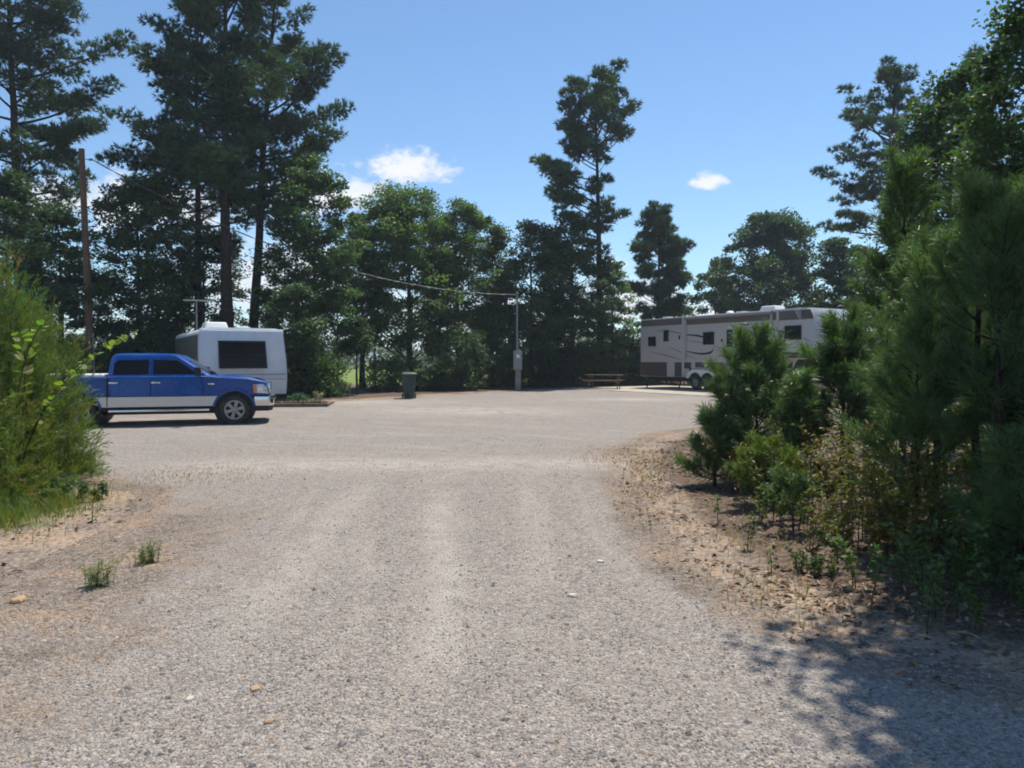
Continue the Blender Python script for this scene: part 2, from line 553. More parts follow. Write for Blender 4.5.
m, nt = mat_new('earth'); M['earth'] = m
v = coords(nt)
dc, dn = dirt_color(nt, v)
lit = nd(nt, 'ShaderNodeAttribute', attribute_name='litter').outputs['Fac']
fld = nd(nt, 'ShaderNodeAttribute', attribute_name='field').outputs['Fac']
grs = nd(nt, 'ShaderNodeAttribute', attribute_name='turf').outputs['Fac']
lc = ramp(nt, noise(nt, 22, 6, 0.75, v), [(0.3, (0.045, 0.032, 0.024)), (0.5, (0.125, 0.088, 0.062)), (0.72, (0.27, 0.20, 0.15))])
brk = math_(nt, 'ADD', lit, math_(nt, 'MULTIPLY', math_(nt, 'SUBTRACT', noise(nt, 3.5, 5, 0.7, v), 0.5), 1.2))
c = mixc(nt, smooth(nt, brk, 0.3, 0.7), dc, lc)
gc = ramp(nt, noise(nt, 5, 6, 0.7, v), [(0.3, (0.07, 0.085, 0.03)), (0.55, (0.13, 0.145, 0.05)), (0.75, (0.22, 0.20, 0.09))])
brg = math_(nt, 'ADD', grs, math_(nt, 'MULTIPLY', math_(nt, 'SUBTRACT', noise(nt, 2.5, 5, 0.7, v), 0.5), 1.0))
c = mixc(nt, smooth(nt, brg, 0.35, 0.7), c, gc)
fc = ramp(nt, noise(nt, 0.18, 6, 0.65, v), [(0.3, (0.11, 0.165, 0.035)), (0.55, (0.185, 0.235, 0.05)), (0.75, (0.26, 0.27, 0.08))])
c = mixc(nt, fld, c, fc)
out(nt, principled(nt, c, 0.95, 0, bump(nt, dn, 0.5, 0.03), 0.15).outputs[0])

xs = np.concatenate([-np.geomspace(2500, 31, 26), np.arange(-30, 30.01, 0.28), np.geomspace(31, 2500, 26)])
ys = np.concatenate([-np.geomspace(400, 6.5, 10), np.arange(-6, 52.01, 0.28), np.geomspace(53, 3500, 44)])


def a_litter(x, y):
    s = sdist(x, y)
    r = sst(x, 1.2, 2.2) * (1 - sst(y, 17, 22)) * sst(-s, 0.1, 1.0)  # right verge: real litter, its dark tone also standing in for thicket shade
    back = sst(-s, 0.3, 1.5) * sst(y, 20, 24)
    left = sst(-s, 0.1, 1.0) * (1 - sst(x, -6.0, -4.5)) * (1 - sst(y, 14, 20)) * 0.9
    return np.clip(np.maximum(np.maximum(r, back), left), 0, 1)


def a_field(x, y):
    # open sunlit meadow beyond the tree belt, which runs diagonally
    q = (y - 26) - (x + 7.8) * 1.05
    back = np.where(x < 4, sst(q, 17, 21), sst(y, 58, 66))
    return np.maximum(back * sst(y, 44, 50), sst(np.abs(x), 40, 70))


def a_turf(x, y):
    t = np.exp(-(((x + 6.0) / 1.1) ** 2 + ((y - 8.2) / 1.6) ** 2)) + 0.30 * np.exp(-(((x - 2.3) / 0.7) ** 2 + ((y - 7.5) / 2.5) ** 2))
    return np.clip(t + 0.6 * sst(y, 60, 80) + 0.45 * sst(-sdist(x, y), 3, 6) * (x < 0) * (y < 20), 0, 1)


ground = grid_mesh('ground', xs, ys, ground_z, {'litter': a_litter, 'field': a_field, 'turf': a_turf}, M['earth'])
tag(ground, kind='structure')

m, nt = mat_new('gravel_and_dust'); M['gravel'] = m
v = coords(nt)
gcol, gh = gravel_color(nt, v)
dc, dn = dirt_color(nt, v)
edge = nd(nt, 'ShaderNodeAttribute', attribute_name='edge').outputs['Fac']
br = math_(nt, 'ADD', edge, math_(nt, 'MULTIPLY', math_(nt, 'SUBTRACT', noise(nt, 1.8, 6, 0.7, v), 0.5), 1.3))
c = mixc(nt, smooth(nt, br, 0.25, 0.85), gcol, dc)
dust = nd(nt, 'ShaderNodeAttribute', attribute_name='dust').outputs['Fac']
bd = math_(nt, 'MULTIPLY', dust, smooth(nt, noise(nt, 2.2, 6, 0.65, v), 0.25, 0.6))
c = mixc(nt, math_(nt, 'MULTIPLY', bd, 0.9), c, (0.50, 0.445, 0.37))
nrm = bump(nt, gh, 0.9, 0.02)
out(nt, principled(nt, c, 0.93, 0, nrm, 0.2).outputs[0])


def g_edge(x, y):
    s = sdist(x, y)
    e = 1 - sst(s, 0.05, 0.9)
    l = (1 - sst(x + 0.12 * (y - 3), -3.3, -0.7)) * (1 - sst(y, 7.5, 11)) * 0.82       # dirt creeping over the left side near the camera
    r = sst(x, 0.7, 1.5) * sst(y, 4.5, 6) * (1 - sst(y, 13, 18)) * 0.6
    far = np.exp(-((s - 0.2) / 0.6) ** 2) * 0.4
    return np.clip(np.maximum(np.maximum(e, l), np.maximum(r, far)), 0, 1)


def g_dust(x, y):
    track = 0.85 * np.exp(-((x + 0.55 + 0.05 * (y - 5) + 0.12 * np.sin(y * 0.9)) / 0.17) ** 2) * sst(y, 3.6, 4.6) * (1 - sst(y, 8, 11))
    track += 0.45 * np.exp(-((x + 0.05 - 0.03 * y + 0.1 * np.sin(y * 0.7)) / 0.13) ** 2) * sst(y, 5, 6) * (1 - sst(y, 9, 12))
    track += 0.6 * np.exp(-((x + 1.6 + 0.04 * y) / 0.2) ** 2) * sst(y, 4, 6) * (1 - sst(y, 9, 12))
    band = 0.75 * np.exp(-((y - 12.6 - 0.06 * x) / 0.9) ** 2) * sst(x, -7, -4.5)         # pale strip where the drive meets the lot
    p = 0.9 * np.exp(-(((x + 1.5) / 3.2) ** 2 + ((y - 24) / 1.2) ** 2)) + 0.9 * np.exp(-(((x - 4.6) / 2.0) ** 2 + ((y - 29) / 1.2) ** 2)) \
        + 0.8 * np.exp(-(((x + 5.5) / 2.4) ** 2 + ((y - 27) / 1.3) ** 2))
    return np.clip(track + band + p, 0, 1)


def g_lane(x, y):
    # lateral coordinate of the wheel tracks: along the drive first, then swinging off to the left in the lot
    q = np.clip(y - 4, 0, None)
    near = x + 0.10 * q - 0.006 * q ** 2 + .10 * np.sin(y * .8)
    far = 0.75 * (y - 12) + 0.45 * x + 0.02 * x * x
    k = sst(y, 10.5, 14.5)
    return 1.25 * (near * (1 - k) + far * k)


def g_along(x, y):
    k = sst(y, 10.5, 14.5)
    return 0.16 * (y * (1 - k) + x * k)


def gravel_z(x, y):
    s = sdist(x, y)
    z = gz(x, y) + 0.012 * sst(s, 0, 0.4) - 0.10 * sst(-s, 0.0, 0.4)
    rut = 0.018 * np.exp(-((x + 0.55 + 0.05 * (y - 5)) / 0.22) ** 2) + 0.018 * np.exp(-((x - 1.0 + 0.05 * (y - 5)) / 0.22) ** 2)
    return z - rut * sst(y, 3, 5) * (1 - sst(y, 10, 12)) + 0.007 * wob(x * 1.3, y * 1.1) * sst(s, 0.2, 1)


gx = np.arange(-22.4, 11.6, 0.16); gy = np.arange(-4.2, 40.8, 0.16)
grav = grid_mesh('gravel_drive', gx, gy, gravel_z, {'edge': g_edge, 'dust': g_dust, 'lane': g_lane, 'along': g_along}, M['gravel'], keep=lambda X, Y: sdist(X, Y) > -0.42)
tag(grav, kind='structure')

# ------------------------------------------------------------------ loose stones, litter, blades
OCT_V = np.array([[1, 0, 0], [0, 1, 0], [-1, 0, 0], [0, -1, 0], [0, 0, 1], [0, 0, -1]], float)
OCT_F = np.array([[0, 1, 4], [1, 2, 4], [2, 3, 4], [3, 0, 4], [1, 0, 5], [2, 1, 5], [3, 2, 5], [0, 3, 5]])


def stones(P, size, tint, g):
    n = len(P)
    V = np.repeat(OCT_V[None], n, 0) * (1 + 0.35 * (rng.random((n, 6, 1)) - 0.5))
    V = V + 0.22 * (rng.random((n, 6, 3)) - 0.5)
    sc = size[:, None] * np.stack([rng.uniform(.75, 1.3, n), rng.uniform(.75, 1.2, n), rng.uniform(.4, .75, n)], 1)
    V *= sc[:, None, :]
    a = rng.uniform(0, 2 * np.pi, n); ca, sa = np.cos(a)[:, None], np.sin(a)[:, None]
    X = V[..., 0] * ca - V[..., 1] * sa; Y = V[..., 0] * sa + V[..., 1] * ca
    tl = rng.uniform(-.5, .5, (n, 1)); Zt = V[..., 2] + X * tl * 0.6
    V = np.stack([X, Y, Zt], -1) + P[:, None, :]
    F = (OCT_F[None] + (np.arange(n) * 6)[:, None, None]).reshape(-1, 3)
    g.add(V.reshape(-1, 3), F, np.repeat(tint, 6, 0))


def sample_drive(n, d0, d1, powr):
    d = d0 + (d1 - d0) * rng.random(n) ** powr
    x = (rng.random(n) * 1.5 - 0.75) * d
    return x, d


g = Geo()
x, y = sample_drive(62000, 2.9, 17, 1.5)
s = sdist(x, y)
k = s > -0.3 + 0.5 * rng.random(len(x)) ** 2 - 0.2
x, y = x[k], y[k]; s = s[k]
P = np.stack([x, y, gravel_z(x, y) + 0.001], 1)
val = rng.beta(2.2, 2.4, len(x))
base = np.stack([0.105 + 0.46 * val, 0.095 + 0.415 * val, 0.088 + 0.37 * val], 1)
warm = rng.random(len(x)) < 0.10
base[warm] = base[warm] * np.array([1.15, 0.95, 0.75])
rust = rng.random(len(x)) < (0.02 + 0.1 * (g_edge(x, y) > 0.4))
base[rust] = np.array([0.40, 0.24, 0.13]) * rng.uniform(.6, 1.2, (rust.sum(), 1))
stones(P, rng.gamma(4.0, 0.00115, len(x)) + 0.0026 + 0.012 * (rng.random(len(x)) < .012), base, g)
tag(g.build('gravel', M['stone']), 'loose grey crushed stone lying over the drive', 'gravel', kind='stuff')


def flat_leaves(P, size, tint, g, curl=0.5):
    n = len(P)
    a = rng.uniform(0, 2 * np.pi, n); d = np.stack([np.cos(a), np.sin(a), rng.uniform(-curl, curl, n)], 1)
    sd = np.stack([-np.sin(a), np.cos(a), rng.uniform(-curl, curl, n)], 1)
    L = size[:, None]
    V = np.stack([P - d * L, P - sd * L * .42 + [0, 0, .004], P + d * L, P + sd * L * .42], 1)
    V[..., 2] += np.abs(rng.normal(0, .004, (n, 4)))
    F = (np.arange(n) * 4)[:, None] + np.arange(4)[None]
    g.add(V.reshape(-1, 3), F, np.repeat(tint, 4, 0))


g = Geo()
n = 60000
d = 3.6 + 13 * rng.random(n) ** 1.3
x = np.where(rng.random(n) < 0.74, rng.uniform(1.2, 6.5, n), rng.uniform(-9, -3.6, n)); y = d
s = sdist(x, y)
k = (s < 0.05 + 0.25 * rng.normal(0, 1, n)) & (s > -4) & (rng.random(n) < np.clip(0.35 + wob(x * 1.5, y * 1.5) * 0.55, 0.08, 1))
x, y = x[k], y[k]
P = np.stack([x, y, np.maximum(ground_z(x, y), gravel_z(x, y)) + 0.008], 1)
pal = np.array([[0.30, 0.20, 0.12], [0.20, 0.13, 0.08], [0.38, 0.29, 0.19], [0.11, 0.075, 0.05], [0.45, 0.33, 0.20], [0.34, 0.17, 0.08]])
tint = pal[rng.integers(0, 6, len(x))] * rng.uniform(.6, 1.15, (len(x), 1))
flat_leaves(P, rng.gamma(4, 0.0048, len(x)) + 0.007, tint, g)
n = 900                                                     # fallen twigs
x = np.where(rng.random(n) < .75, rng.uniform(1.5, 5, n), rng.uniform(-7, -4.2, n)); y = rng.uniform(3.8, 13, n)
k = sdist(x, y) < 0; x, y = x[k], y[k]
P = np.stack([x, y, ground_z(x, y) + .014], 1); a = rng.uniform(0, np.pi, len(x)); L = rng.uniform(.06, .28, len(x))[:, None]
dd_ = np.stack([np.cos(a), np.sin(a), rng.uniform(-.06, .1, len(x))], 1); sd_ = np.stack([-np.sin(a), np.cos(a), 0 * a], 1) * .0035
V = np.stack([P - dd_ * L - sd_, P - dd_ * L + sd_, P + dd_ * L + sd_ * .5, P + dd_ * L - sd_ * .5], 1)
V[..., 2] = np.maximum(V[..., 2], P[:, None, 2] - .006)
g.add(V.reshape(-1, 3), np.arange(len(x) * 4).reshape(-1, 4), np.repeat(np.array([[.14, .10, .075]]) * rng.uniform(.5, 1.8, (len(x), 1)), 4, 0))
tag(g.build('leaf_litter', M['litter']), 'dry brown leaves and needles scattered along the drive edges', 'leaf litter', kind='stuff')


def blades(P, h, wd, tint, g, lean=0.5):
    n = len(P)
    a = rng.uniform(0, 2 * np.pi, n); s = np.stack([np.cos(a), np.sin(a), np.zeros(n)], 1) * wd[:, None] * .5
    b = rng.uniform(0, 2 * np.pi, n); l = np.abs(rng.normal(0, lean, n))
    up = unit(np.stack([np.cos(b) * l, np.sin(b) * l, np.ones(n)], 1))
    mid = P + up * h[:, None] * .55
    up2 = unit(up + np.stack([np.cos(b), np.sin(b), -0.2 * np.ones(n)], 1) * (l * .7)[:, None])
    tip = mid + up2 * h[:, None] * .5
    V = np.stack([P - s, P + s, mid + s * .8, mid - s * .8, tip], 1)
    i = np.arange(n) * 5
    g.add(V.reshape(-1, 3), np.stack([i, i + 1, i + 2, i + 3], 1), np.repeat(tint, 5, 0))
    g.t.append(np.stack([i + 3, i + 2, i + 4], 1) + (g.n - n * 5))


g = Geo()
n = 9000                                                     # the tussock below the feathery bush
x = rng.normal(-6.1, 0.5, n); y = rng.normal(8.3, 0.65, n)
k = sdist(x, y) < -0.15; x, y = x[k], y[k]
P = np.stack([x, y, ground_z(x, y)], 1)
t = np.stack([rng.uniform(.7, 1.3, len(x)), rng.uniform(.8, 1.25, len(x)), rng.uniform(.6, 1.1, len(x))], 1)
blades(P, rng.uniform(.07, .26, len(x)), rng.uniform(.005, .011, len(x)), t, g)
n = 4200                                                     # thin dry grass along both shoulders
x = np.where(rng.random(n) < .7, rng.normal(2.1, .75, n), rng.normal(-5.6, .5, n)); y = rng.uniform(4, 13, n)
cl = wob(x * 2.1 + 3, y * 1.7) > 0.25
k = (sdist(x, y) < .3) & (sdist(x, y) > -2.2) & cl; x, y = x[k], y[k]
P = np.stack([x, y, np.maximum(ground_z(x, y), gravel_z(x, y))], 1)
t = np.stack([rng.uniform(.8, 2.0, len(x)), rng.uniform(.8, 1.3, len(x)), rng.uniform(.6, 1.1, len(x))], 1) * .9
blades(P, rng.uniform(.04, .15, len(x)), rng.uniform(.004, .008, len(x)), t, g)
n = 1500                                                     # straw coloured strip where the drive opens into the lot
x = np.concatenate([rng.normal(-4.9, .7, n // 2), rng.normal(2.0, .45, n // 2)]); y = np.concatenate([rng.normal(11.2, .55, n // 2), rng.normal(13.5, .7, n // 2)])
P = np.stack([x, y, np.maximum(ground_z(x, y), gravel_z(x, y))], 1)
t = np.stack([rng.uniform(1.5, 2.3, n), rng.uniform(.65, 1.1, n), rng.uniform(.8, 1.4, n)], 1)
blades(P, rng.uniform(.02, .055, n), rng.uniform(.005, .009, n), t, g)
tag(g.build('grass', M['grass']), 'short green and straw coloured grass along the drive edges', 'grass', kind='stuff')

# ================================================================== vehicles and furniture
def paint(name, col, rough=0.3, coat=0.6, flake=0.0):
    m, nt = mat_new(name)
    v = coords(nt)
    f = noise(nt, 3, 5, 0.6, v)
    c = mixc(nt, f, tuple(x * .92 for x in col), tuple(x * 1.08 for x in col))
    d = smooth(nt, noise(nt, 2.0, 7, 0.7, v), 0.42, 0.75)
    c = mixc(nt, math_(nt, 'MULTIPLY', d, 0.04), c, (0.30, 0.26, 0.21))      # thin road dust
    r = math_(nt, 'ADD', math_(nt, 'MULTIPLY', d, 0.25), rough)
    out(nt, principled(nt, c, r, flake, None, 0.35, coat).outputs[0])
    return m


M['blue'] = paint('blue_paint', (0.002, 0.060, 0.27), 0.26, 0.2, 0.0)
M['silver'] = paint('silver_paint', (0.60, 0.57, 0.53), 0.34, 0.4, 0.25)
M['chrome'] = simple('chrome', (0.62, 0.63, 0.65), 0.16, 1.0, 0.06)
M['alloy'] = simple('alloy', (0.27, 0.275, 0.28), 0.35, 0.85, 0.08)
M['rubber'] = simple('tyre_rubber', (0.022, 0.021, 0.02), 0.85, 0, 0.25, 14, dirt=((0.13, 0.11, 0.09), 0.35))
M['dark'] = simple('dark_plastic', (0.018, 0.018, 0.019), 0.6, 0, 0.2, 6, 0.25)
M['glass'] = simple('tinted_glass', (0.007, 0.008, 0.009), 0.10, 0, 0.15, 3, 0.14)
M['lamp_clear'] = simple('clear_lamp_lens', (0.62, 0.63, 0.64), 0.12, 0.35, 0.1, 20, 0.7, 0.8)
M['amber'] = simple('amber_lens', (0.62, 0.17, 0.02), 0.2, 0, 0.1, 20, 0.6, 0.6)
M['red'] = simple('red_lens', (0.40, 0.015, 0.012), 0.2, 0, 0.1, 20, 0.6, 0.6)
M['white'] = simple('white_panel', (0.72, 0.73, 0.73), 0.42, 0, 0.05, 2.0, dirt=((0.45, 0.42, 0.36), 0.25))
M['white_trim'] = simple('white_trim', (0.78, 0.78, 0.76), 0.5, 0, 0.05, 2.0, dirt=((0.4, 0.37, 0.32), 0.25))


def ribbed(name, col, scale, axis='Z', rough=0.45, metal=0.0, dirt=(0.36, 0.33, 0.29)):
    m, nt = mat_new(name)
    v = coords(nt)
    wv = nd(nt, 'ShaderNodeTexWave', bands_direction=axis, wave_profile='SAW'); wv.inputs['Scale'].default_value = scale
    nt.links.new(v, wv.inputs['Vector'])
    f = noise(nt, 2.5, 7, 0.7, v)
    sv = nd(nt, 'ShaderNodeMapping'); sv.inputs['Scale'].default_value = (6, 6, 0.5); nt.links.new(v, sv.inputs[0])
    st = smooth(nt, noise(nt, 2.0, 5, 0.7, sv.outputs[0]), 0.5, 0.8)
    c = mixc(nt, math_(nt, 'MULTIPLY', smooth(nt, f, .4, .8), 0.28), col, dirt)
    c = mixc(nt, math_(nt, 'MULTIPLY', st, 0.25), c, dirt)
    out(nt, principled(nt, c, rough, metal, bump(nt, wv.outputs[0], 0.35, 0.012), 0.4).outputs[0])
    return m


M['camper_skin'] = ribbed('camper_skin', (0.62, 0.655, 0.70), 1.2)
M['aluminium'] = ribbed('bare_aluminium', (0.42, 0.42, 0.42), 1.6, rough=0.30, metal=0.85)
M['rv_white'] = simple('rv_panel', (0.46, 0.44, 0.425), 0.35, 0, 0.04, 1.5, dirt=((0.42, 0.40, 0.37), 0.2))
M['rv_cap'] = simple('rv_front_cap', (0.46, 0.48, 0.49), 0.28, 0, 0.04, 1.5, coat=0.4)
M['rv_brown'] = simple('rv_brown_band', (0.12, 0.105, 0.097), 0.5, 0, 0.08, 2, 0.25)
M['rv_skirt'] = simple('rv_dark_skirt', (0.075, 0.060, 0.055), 0.5, 0, 0.1, 2, 0.25)
M['decal'] = simple('dark_decal', (0.02, 0.02, 0.022), 0.4, 0, 0.1)
M['decal_grey'] = simple('grey_decal', (0.19, 0.17, 0.16), 0.4, 0, 0.1)
M['concrete'] = simple('concrete', (0.46, 0.40, 0.32), 0.9, 0, 0.12, 3, 0.2, dirt=((0.27, 0.23, 0.18), 0.6), bmp=0.25)
M['steel'] = simple('galvanised_steel', (0.20, 0.205, 0.21), 0.55, 0.0, 0.15, 8)
M['grey_box'] = simple('grey_enamel', (0.24, 0.245, 0.245), 0.5, 0, 0.1, 6)
M['green_plastic'] = simple('green_plastic', (0.017, 0.042, 0.031), 0.6, 0, 0.12, 5, dirt=((0.18, 0.17, 0.14), 0.3))


def wood_mat(name, a, b, sc=(14, 14, 1.2)):
    m, nt = mat_new(name)
    v = coords(nt, 'Object', sc)
    n = noise(nt, 2.0, 7, 0.65, v, 0.5)
    n2 = noise(nt, 1.2, 4, 0.6, coords(nt))
    c = mixc(nt, smooth(nt, n, .35, .7), a, b)
    c = mixc(nt, math_(nt, 'MULTIPLY', smooth(nt, n2, .45, .7), .45), c, tuple(x * 0.55 for x in a))
    out(nt, principled(nt, c, 0.85, 0, bump(nt, n, 0.5, 0.02), 0.2).outputs[0])
    return m


M['pole_wood'] = wood_mat('creosote_pole', (0.11, 0.060, 0.038), (0.20, 0.12, 0.08))
M['post_wood'] = wood_mat('weathered_post', (0.22, 0.19, 0.16), (0.36, 0.32, 0.27))
M['table_wood'] = wood_mat('weathered_boards', (0.13, 0.09, 0.06), (0.22, 0.16, 0.11), (2, 16, 16))
M['landscape_wood'] = wood_mat('old_timber', (0.15, 0.10, 0.07), (0.25, 0.18, 0.13), (1.5, 14, 14))


def wheel(parent, x, y0, z, r, wd, rim_r, side=-1, spokes=6, rim_mat='alloy', name='wheel'):
    """one wheel: outer face on y0, body reaching inwards; tyre is the part, rim its sub-part"""
    s = side
    t = Solid()
    y1 = y0 - s * wd
    b = 0.035
    t.lathe_y([(rim_r * .98, y1), (r - b, y1), (r - .008, y1 + s * b), (r, y1 + s * wd * .3), (r, y0 - s * wd * .3), (r - .008, y0 - s * b), (r - b, y0 - s * .004), (rim_r * 1.06, y0), (rim_r, y0 - s * .012), (rim_r * .95, y0 - s * .10)], x, z, 40)
    wo_ = t.build(name, M['rubber'], parent)
    rm = Solid()
    rm.lathe_y([(rim_r, y0 - s * .012), (rim_r * 1.0, y0 - s * .002), (rim_r * .86, y0 - s * .004), (rim_r * .84, y0 - s * .05), (rim_r * .97, y0 - s * .05)], x, z, 36, True)
    for i in range(spokes):
        a = 2 * math.pi * i / spokes + .26
        u = Vector((math.cos(a), 0, math.sin(a))); vv = Vector((-math.sin(a), 0, math.cos(a)))
        w0, w1 = rim_r * .14, rim_r * .20
        c0 = Vector((x, 0, z))
        pts = [c0 + u * .03 - vv * w0, c0 + u * rim_r * .90 - vv * w1, c0 + u * rim_r * .90 + vv * w1, c0 + u * .03 + vv * w0]
        rm.loft([[(p.x, y0 - s * .05, p.z) for p in pts], [(p.x, y0 - s * .008 + (0 if i_ in (1, 2) else s * .0), p.z) for i_, p in enumerate(pts)]], 0.006, 1)
    rm.lathe_y([(.075, y0 - s * .06), (.075, y0 - s * .004), (.06, y0 + s * .006), (.01, y0 + s * .008)], x, z, 20)
    rm.build('rim', M[rim_mat], wo_)
    return wo_


def arc(cx, cz, r, a0, a1, n=14):
    return [(cx + r * math.cos(a0 + (a1 - a0) * i / n), cz + r * math.sin(a0 + (a1 - a0) * i / n)) for i in range(n + 1)]


# ------------------------------------------------------------------ pickup truck
TYAW = R(17)
tx, ty = at(234, 20.2), 20.2
# local y = -1.0 is the side that faces the camera; origin under the front axle, mid width
tr = thing('pickup_truck', 'blue crew cab pickup truck with silver lower panels parked on the gravel lot', 'pickup truck',
           (tx - math.sin(TYAW) * 1.0, ty + math.cos(TYAW) * 1.0, gzf(tx, ty)), TYAW)
RX = -3.76; WZ, WR = 0.41, 0.515


def wa(cx, z):       # half chord and angle of the wheel arch at height z
    h = z - WZ
    return math.sqrt(WR * WR - h * h), math.asin(h / WR)


hc, an = wa(0, 0.79)
body = [(-4.98, 0.79), (-5.0, 1.10), (-4.97, 1.31), (-3.10, 1.315), (-3.06, 1.34), (-0.62, 1.335), (-0.40, 1.31), (0.30, 1.27), (0.62, 1.215), (0.80, 1.13), (0.88, 0.98), (0.90, 0.79)] \
    + arc(0, WZ, WR, an, math.pi - an) + arc(RX, WZ, WR, an, math.pi - an)
s_ = Solid()
# gently barrelled body side: narrow at top, widest at mid height
s_.loft([[(x, -0.93, z) for x, z in body], [(x, -0.985, z if z < 1.2 else z - .035) for x, z in body], [(x, 0.985, z if z < 1.2 else z - .035) for x, z in body], [(x, 0.93, z) for x, z in body]], 0.0)
bo = s_.build('body', M['blue'], tr)
# hood bulge and cowl
s_ = Solid(); s_.loft([[(-0.48, -.62, 1.30), (.52, -.50, 1.225), (.52, .50, 1.225), (-0.48, .62, 1.30)], [(-0.44, -.56, 1.345), (.40, -.42, 1.275), (.40, .42, 1.275), (-0.44, .56, 1.345)]], 0.02, 2)
s_.build('hood_bulge', M['blue'], tr)
lo, la = wa(0, 0.52)
s_ = Solid()
mid = [(-lo, .52)] + arc(0, WZ, WR, math.pi - la, math.pi - an, 6)[1:] + [(RX + hc, .79)] + arc(RX, WZ, WR, an, la, 6)[1:]
s_.prism_y(mid, -.992, .992, 0.02)
s_.prism_y([(RX - lo, .52)] + arc(RX, WZ, WR, math.pi - la, math.pi - an, 6)[1:] + [(-4.98, .79), (-4.95, .56)], -.992, .992, 0.02)
s_.build('lower_panel', M['silver'], tr)
# dark underbody and wheel wells
s_ = Solid(); s_.box(-4.8, .78, -.86, .86, .42, .80); s_.box(-4.6, .5, -.55, .55, .30, .45)
for cx in (0, RX): s_.lathe_y([(WR + .01, -.88), (WR + .01, .88)], cx, WZ + .02, 28)
s_.build('chassis', M['dark'], tr)
for cx in (0, RX):     # moulded arch lips
    for sy in (-1, 1):
        s_ = Solid()
        o_ = arc(cx, WZ, WR + .045, la - .05, math.pi - la + .05, 18); i_ = arc(cx, WZ, WR - .012, math.pi - la + .05, la - .05, 18)
        s_.prism_y(o_ + i_, sy * .96, sy * 1.012, 0.008, 1)
        s_.build('wheel_arch', M['blue'], tr)
# cab
RW = .72; ZB, ZT = 1.325, 1.935


def cabring(z, x0, x1, hw, r=.12):
    return [(x0, -hw + r, z), (x0, hw - r, z), (x0 - r, hw, z), (x1 + r, hw, z), (x1, hw - r, z), (x1, -hw + r, z), (x1 + r, -hw, z), (x0 - r, -hw, z)]


s_ = Solid()
s_.loft([cabring(1.30, -.50, -3.10, .925), cabring(1.80, -1.245, -3.03, .785), cabring(1.875, -1.38, -2.98, .745), cabring(1.92, -1.58, -2.90, .65), cabring(1.932, -1.80, -2.7, .5)], 0)
s_.build('cab', M['blue'], tr, ang=28)
# side glass: plane from belt to roof
for sy in (-1, 1):
    o0 = Vector((0, sy * .925, 1.30)); vv = Vector((0, sy * (.785 - .925), .50)).normalized(); uu = Vector((1, 0, 0)) if sy < 0 else Vector((-1, 0, 0))
    sg = 1 if sy < 0 else -1
    L = lambda pts: [(sg * a, b) for a, b in pts]
    for nm, poly, hx, dpoly in (
        ('front_door', [(-.92, .075), (-1.42, .455), (-2.00, .468), (-2.00, .075)], -1.93, [(-.80, .805), (-.80, 1.12), (-.83, 1.30), (-2.045, 1.305), (-2.045, .805)]),
            ('rear_door', [(-2.11, .075), (-2.11, .468), (-2.84, .455), (-2.93, .36), (-2.95, .075)], -2.93, [(-2.065, .805), (-2.065, 1.305), (-3.02, 1.305), (-3.04, 1.1), (-3.04, .98), (-2.98, .805)])):
        s_ = Solid()
        # door skin follows the barrelled flank, 6 mm proud
        s_.loft([[(x, sy * (.968), z) for x, z in dpoly], [(x, sy * (.992 - (.030 if z > 1.2 else 0)), z) for x, z in dpoly]], 0.006, 1)
        dr = s_.build(nm, M['blue'], tr)
        s_ = Solid(); s_.panel(o0, uu, vv, L(poly), .008, .002, 0.0); s_.build('window', M['glass'], dr)
        s_ = Solid()
        s_.box(hx - .11, hx + .11, sy * .992 - .012, sy * .992 + .03 * (1 if sy > 0 else 0) + (-.018 if sy < 0 else 0), 1.135, 1.175, .008)
        s_.build('handle', M['chrome'], dr)
    # mirror on a short arm
    s_ = Solid(); s_.box(-.97, -.80, sy * 1.16 - .10, sy * 1.16 + .10, 1.33, 1.56, .035, 3); s_.tube([(-.86, sy * .90, 1.36), (-.87, sy * 1.08, 1.38)], .03)
    mr = s_.build('mirror', M['dark'], tr)
    s_ = Solid(); s_.box(-.80, -.785, sy * 1.16 - .085, sy * 1.16 + .085, 1.40, 1.54, .006); s_.build('mirror_cap', M['chrome'], mr)
    # fender emblem
    s_ = Solid(); s_.box(-.66, -.50, sy * .978 - .012, sy * .978 + .012, 1.09, 1.13, .004); s_.build('fender_badge', M['chrome'], tr)
    # running board
    s_ = Solid(); s_.box(-3.05, -.62, sy * 1.0 - .075, sy * 1.0 + .075, .395, .455, .02, 3); s_.build('running_board', M['chrome'], tr)
    # headlights wrap the corner
    s_ = Solid()
    s_.loft([[(.50, sy * .992, .86), (.47, sy * .975, 1.09), (.76, sy * .965, 1.10), (.86, sy * .945, .98), (.885, sy * .955, .83)], [(.86, sy * .62, .86), (.83, sy * .62, 1.09), (.84, sy * .62, 1.10), (.905, sy * .62, .98), (.925, sy * .62, .83)]], .012, 2)
    hl = s_.build('headlight', M['lamp_clear'], tr)
    s_ = Solid(); s_.prism_y([(.49, .87), (.475, 1.075), (.575, 1.08), (.585, .865)], sy * .972, sy * 1.002, .006); s_.build('turn_signal', M['amber'], hl)
    s_ = Solid(); s_.box(-5.02, -4.93, sy * .90 - .085, sy * .90 + .085, .86, 1.25, .02); s_.build('tail_light', M['red'], tr)
    for cx in (0, RX): wheel(tr, cx, sy * .985, .405, .405, .26, .262, sy, 6)
for sy in (-1, 1):
    s_ = Solid(); s_.box(-3.098, -3.074, sy * .94 if sy > 0 else -.996, .996 if sy > 0 else -.94, .54, 1.27, .002, 1)
    s_.build('bed_gap', M['dark'], tr)
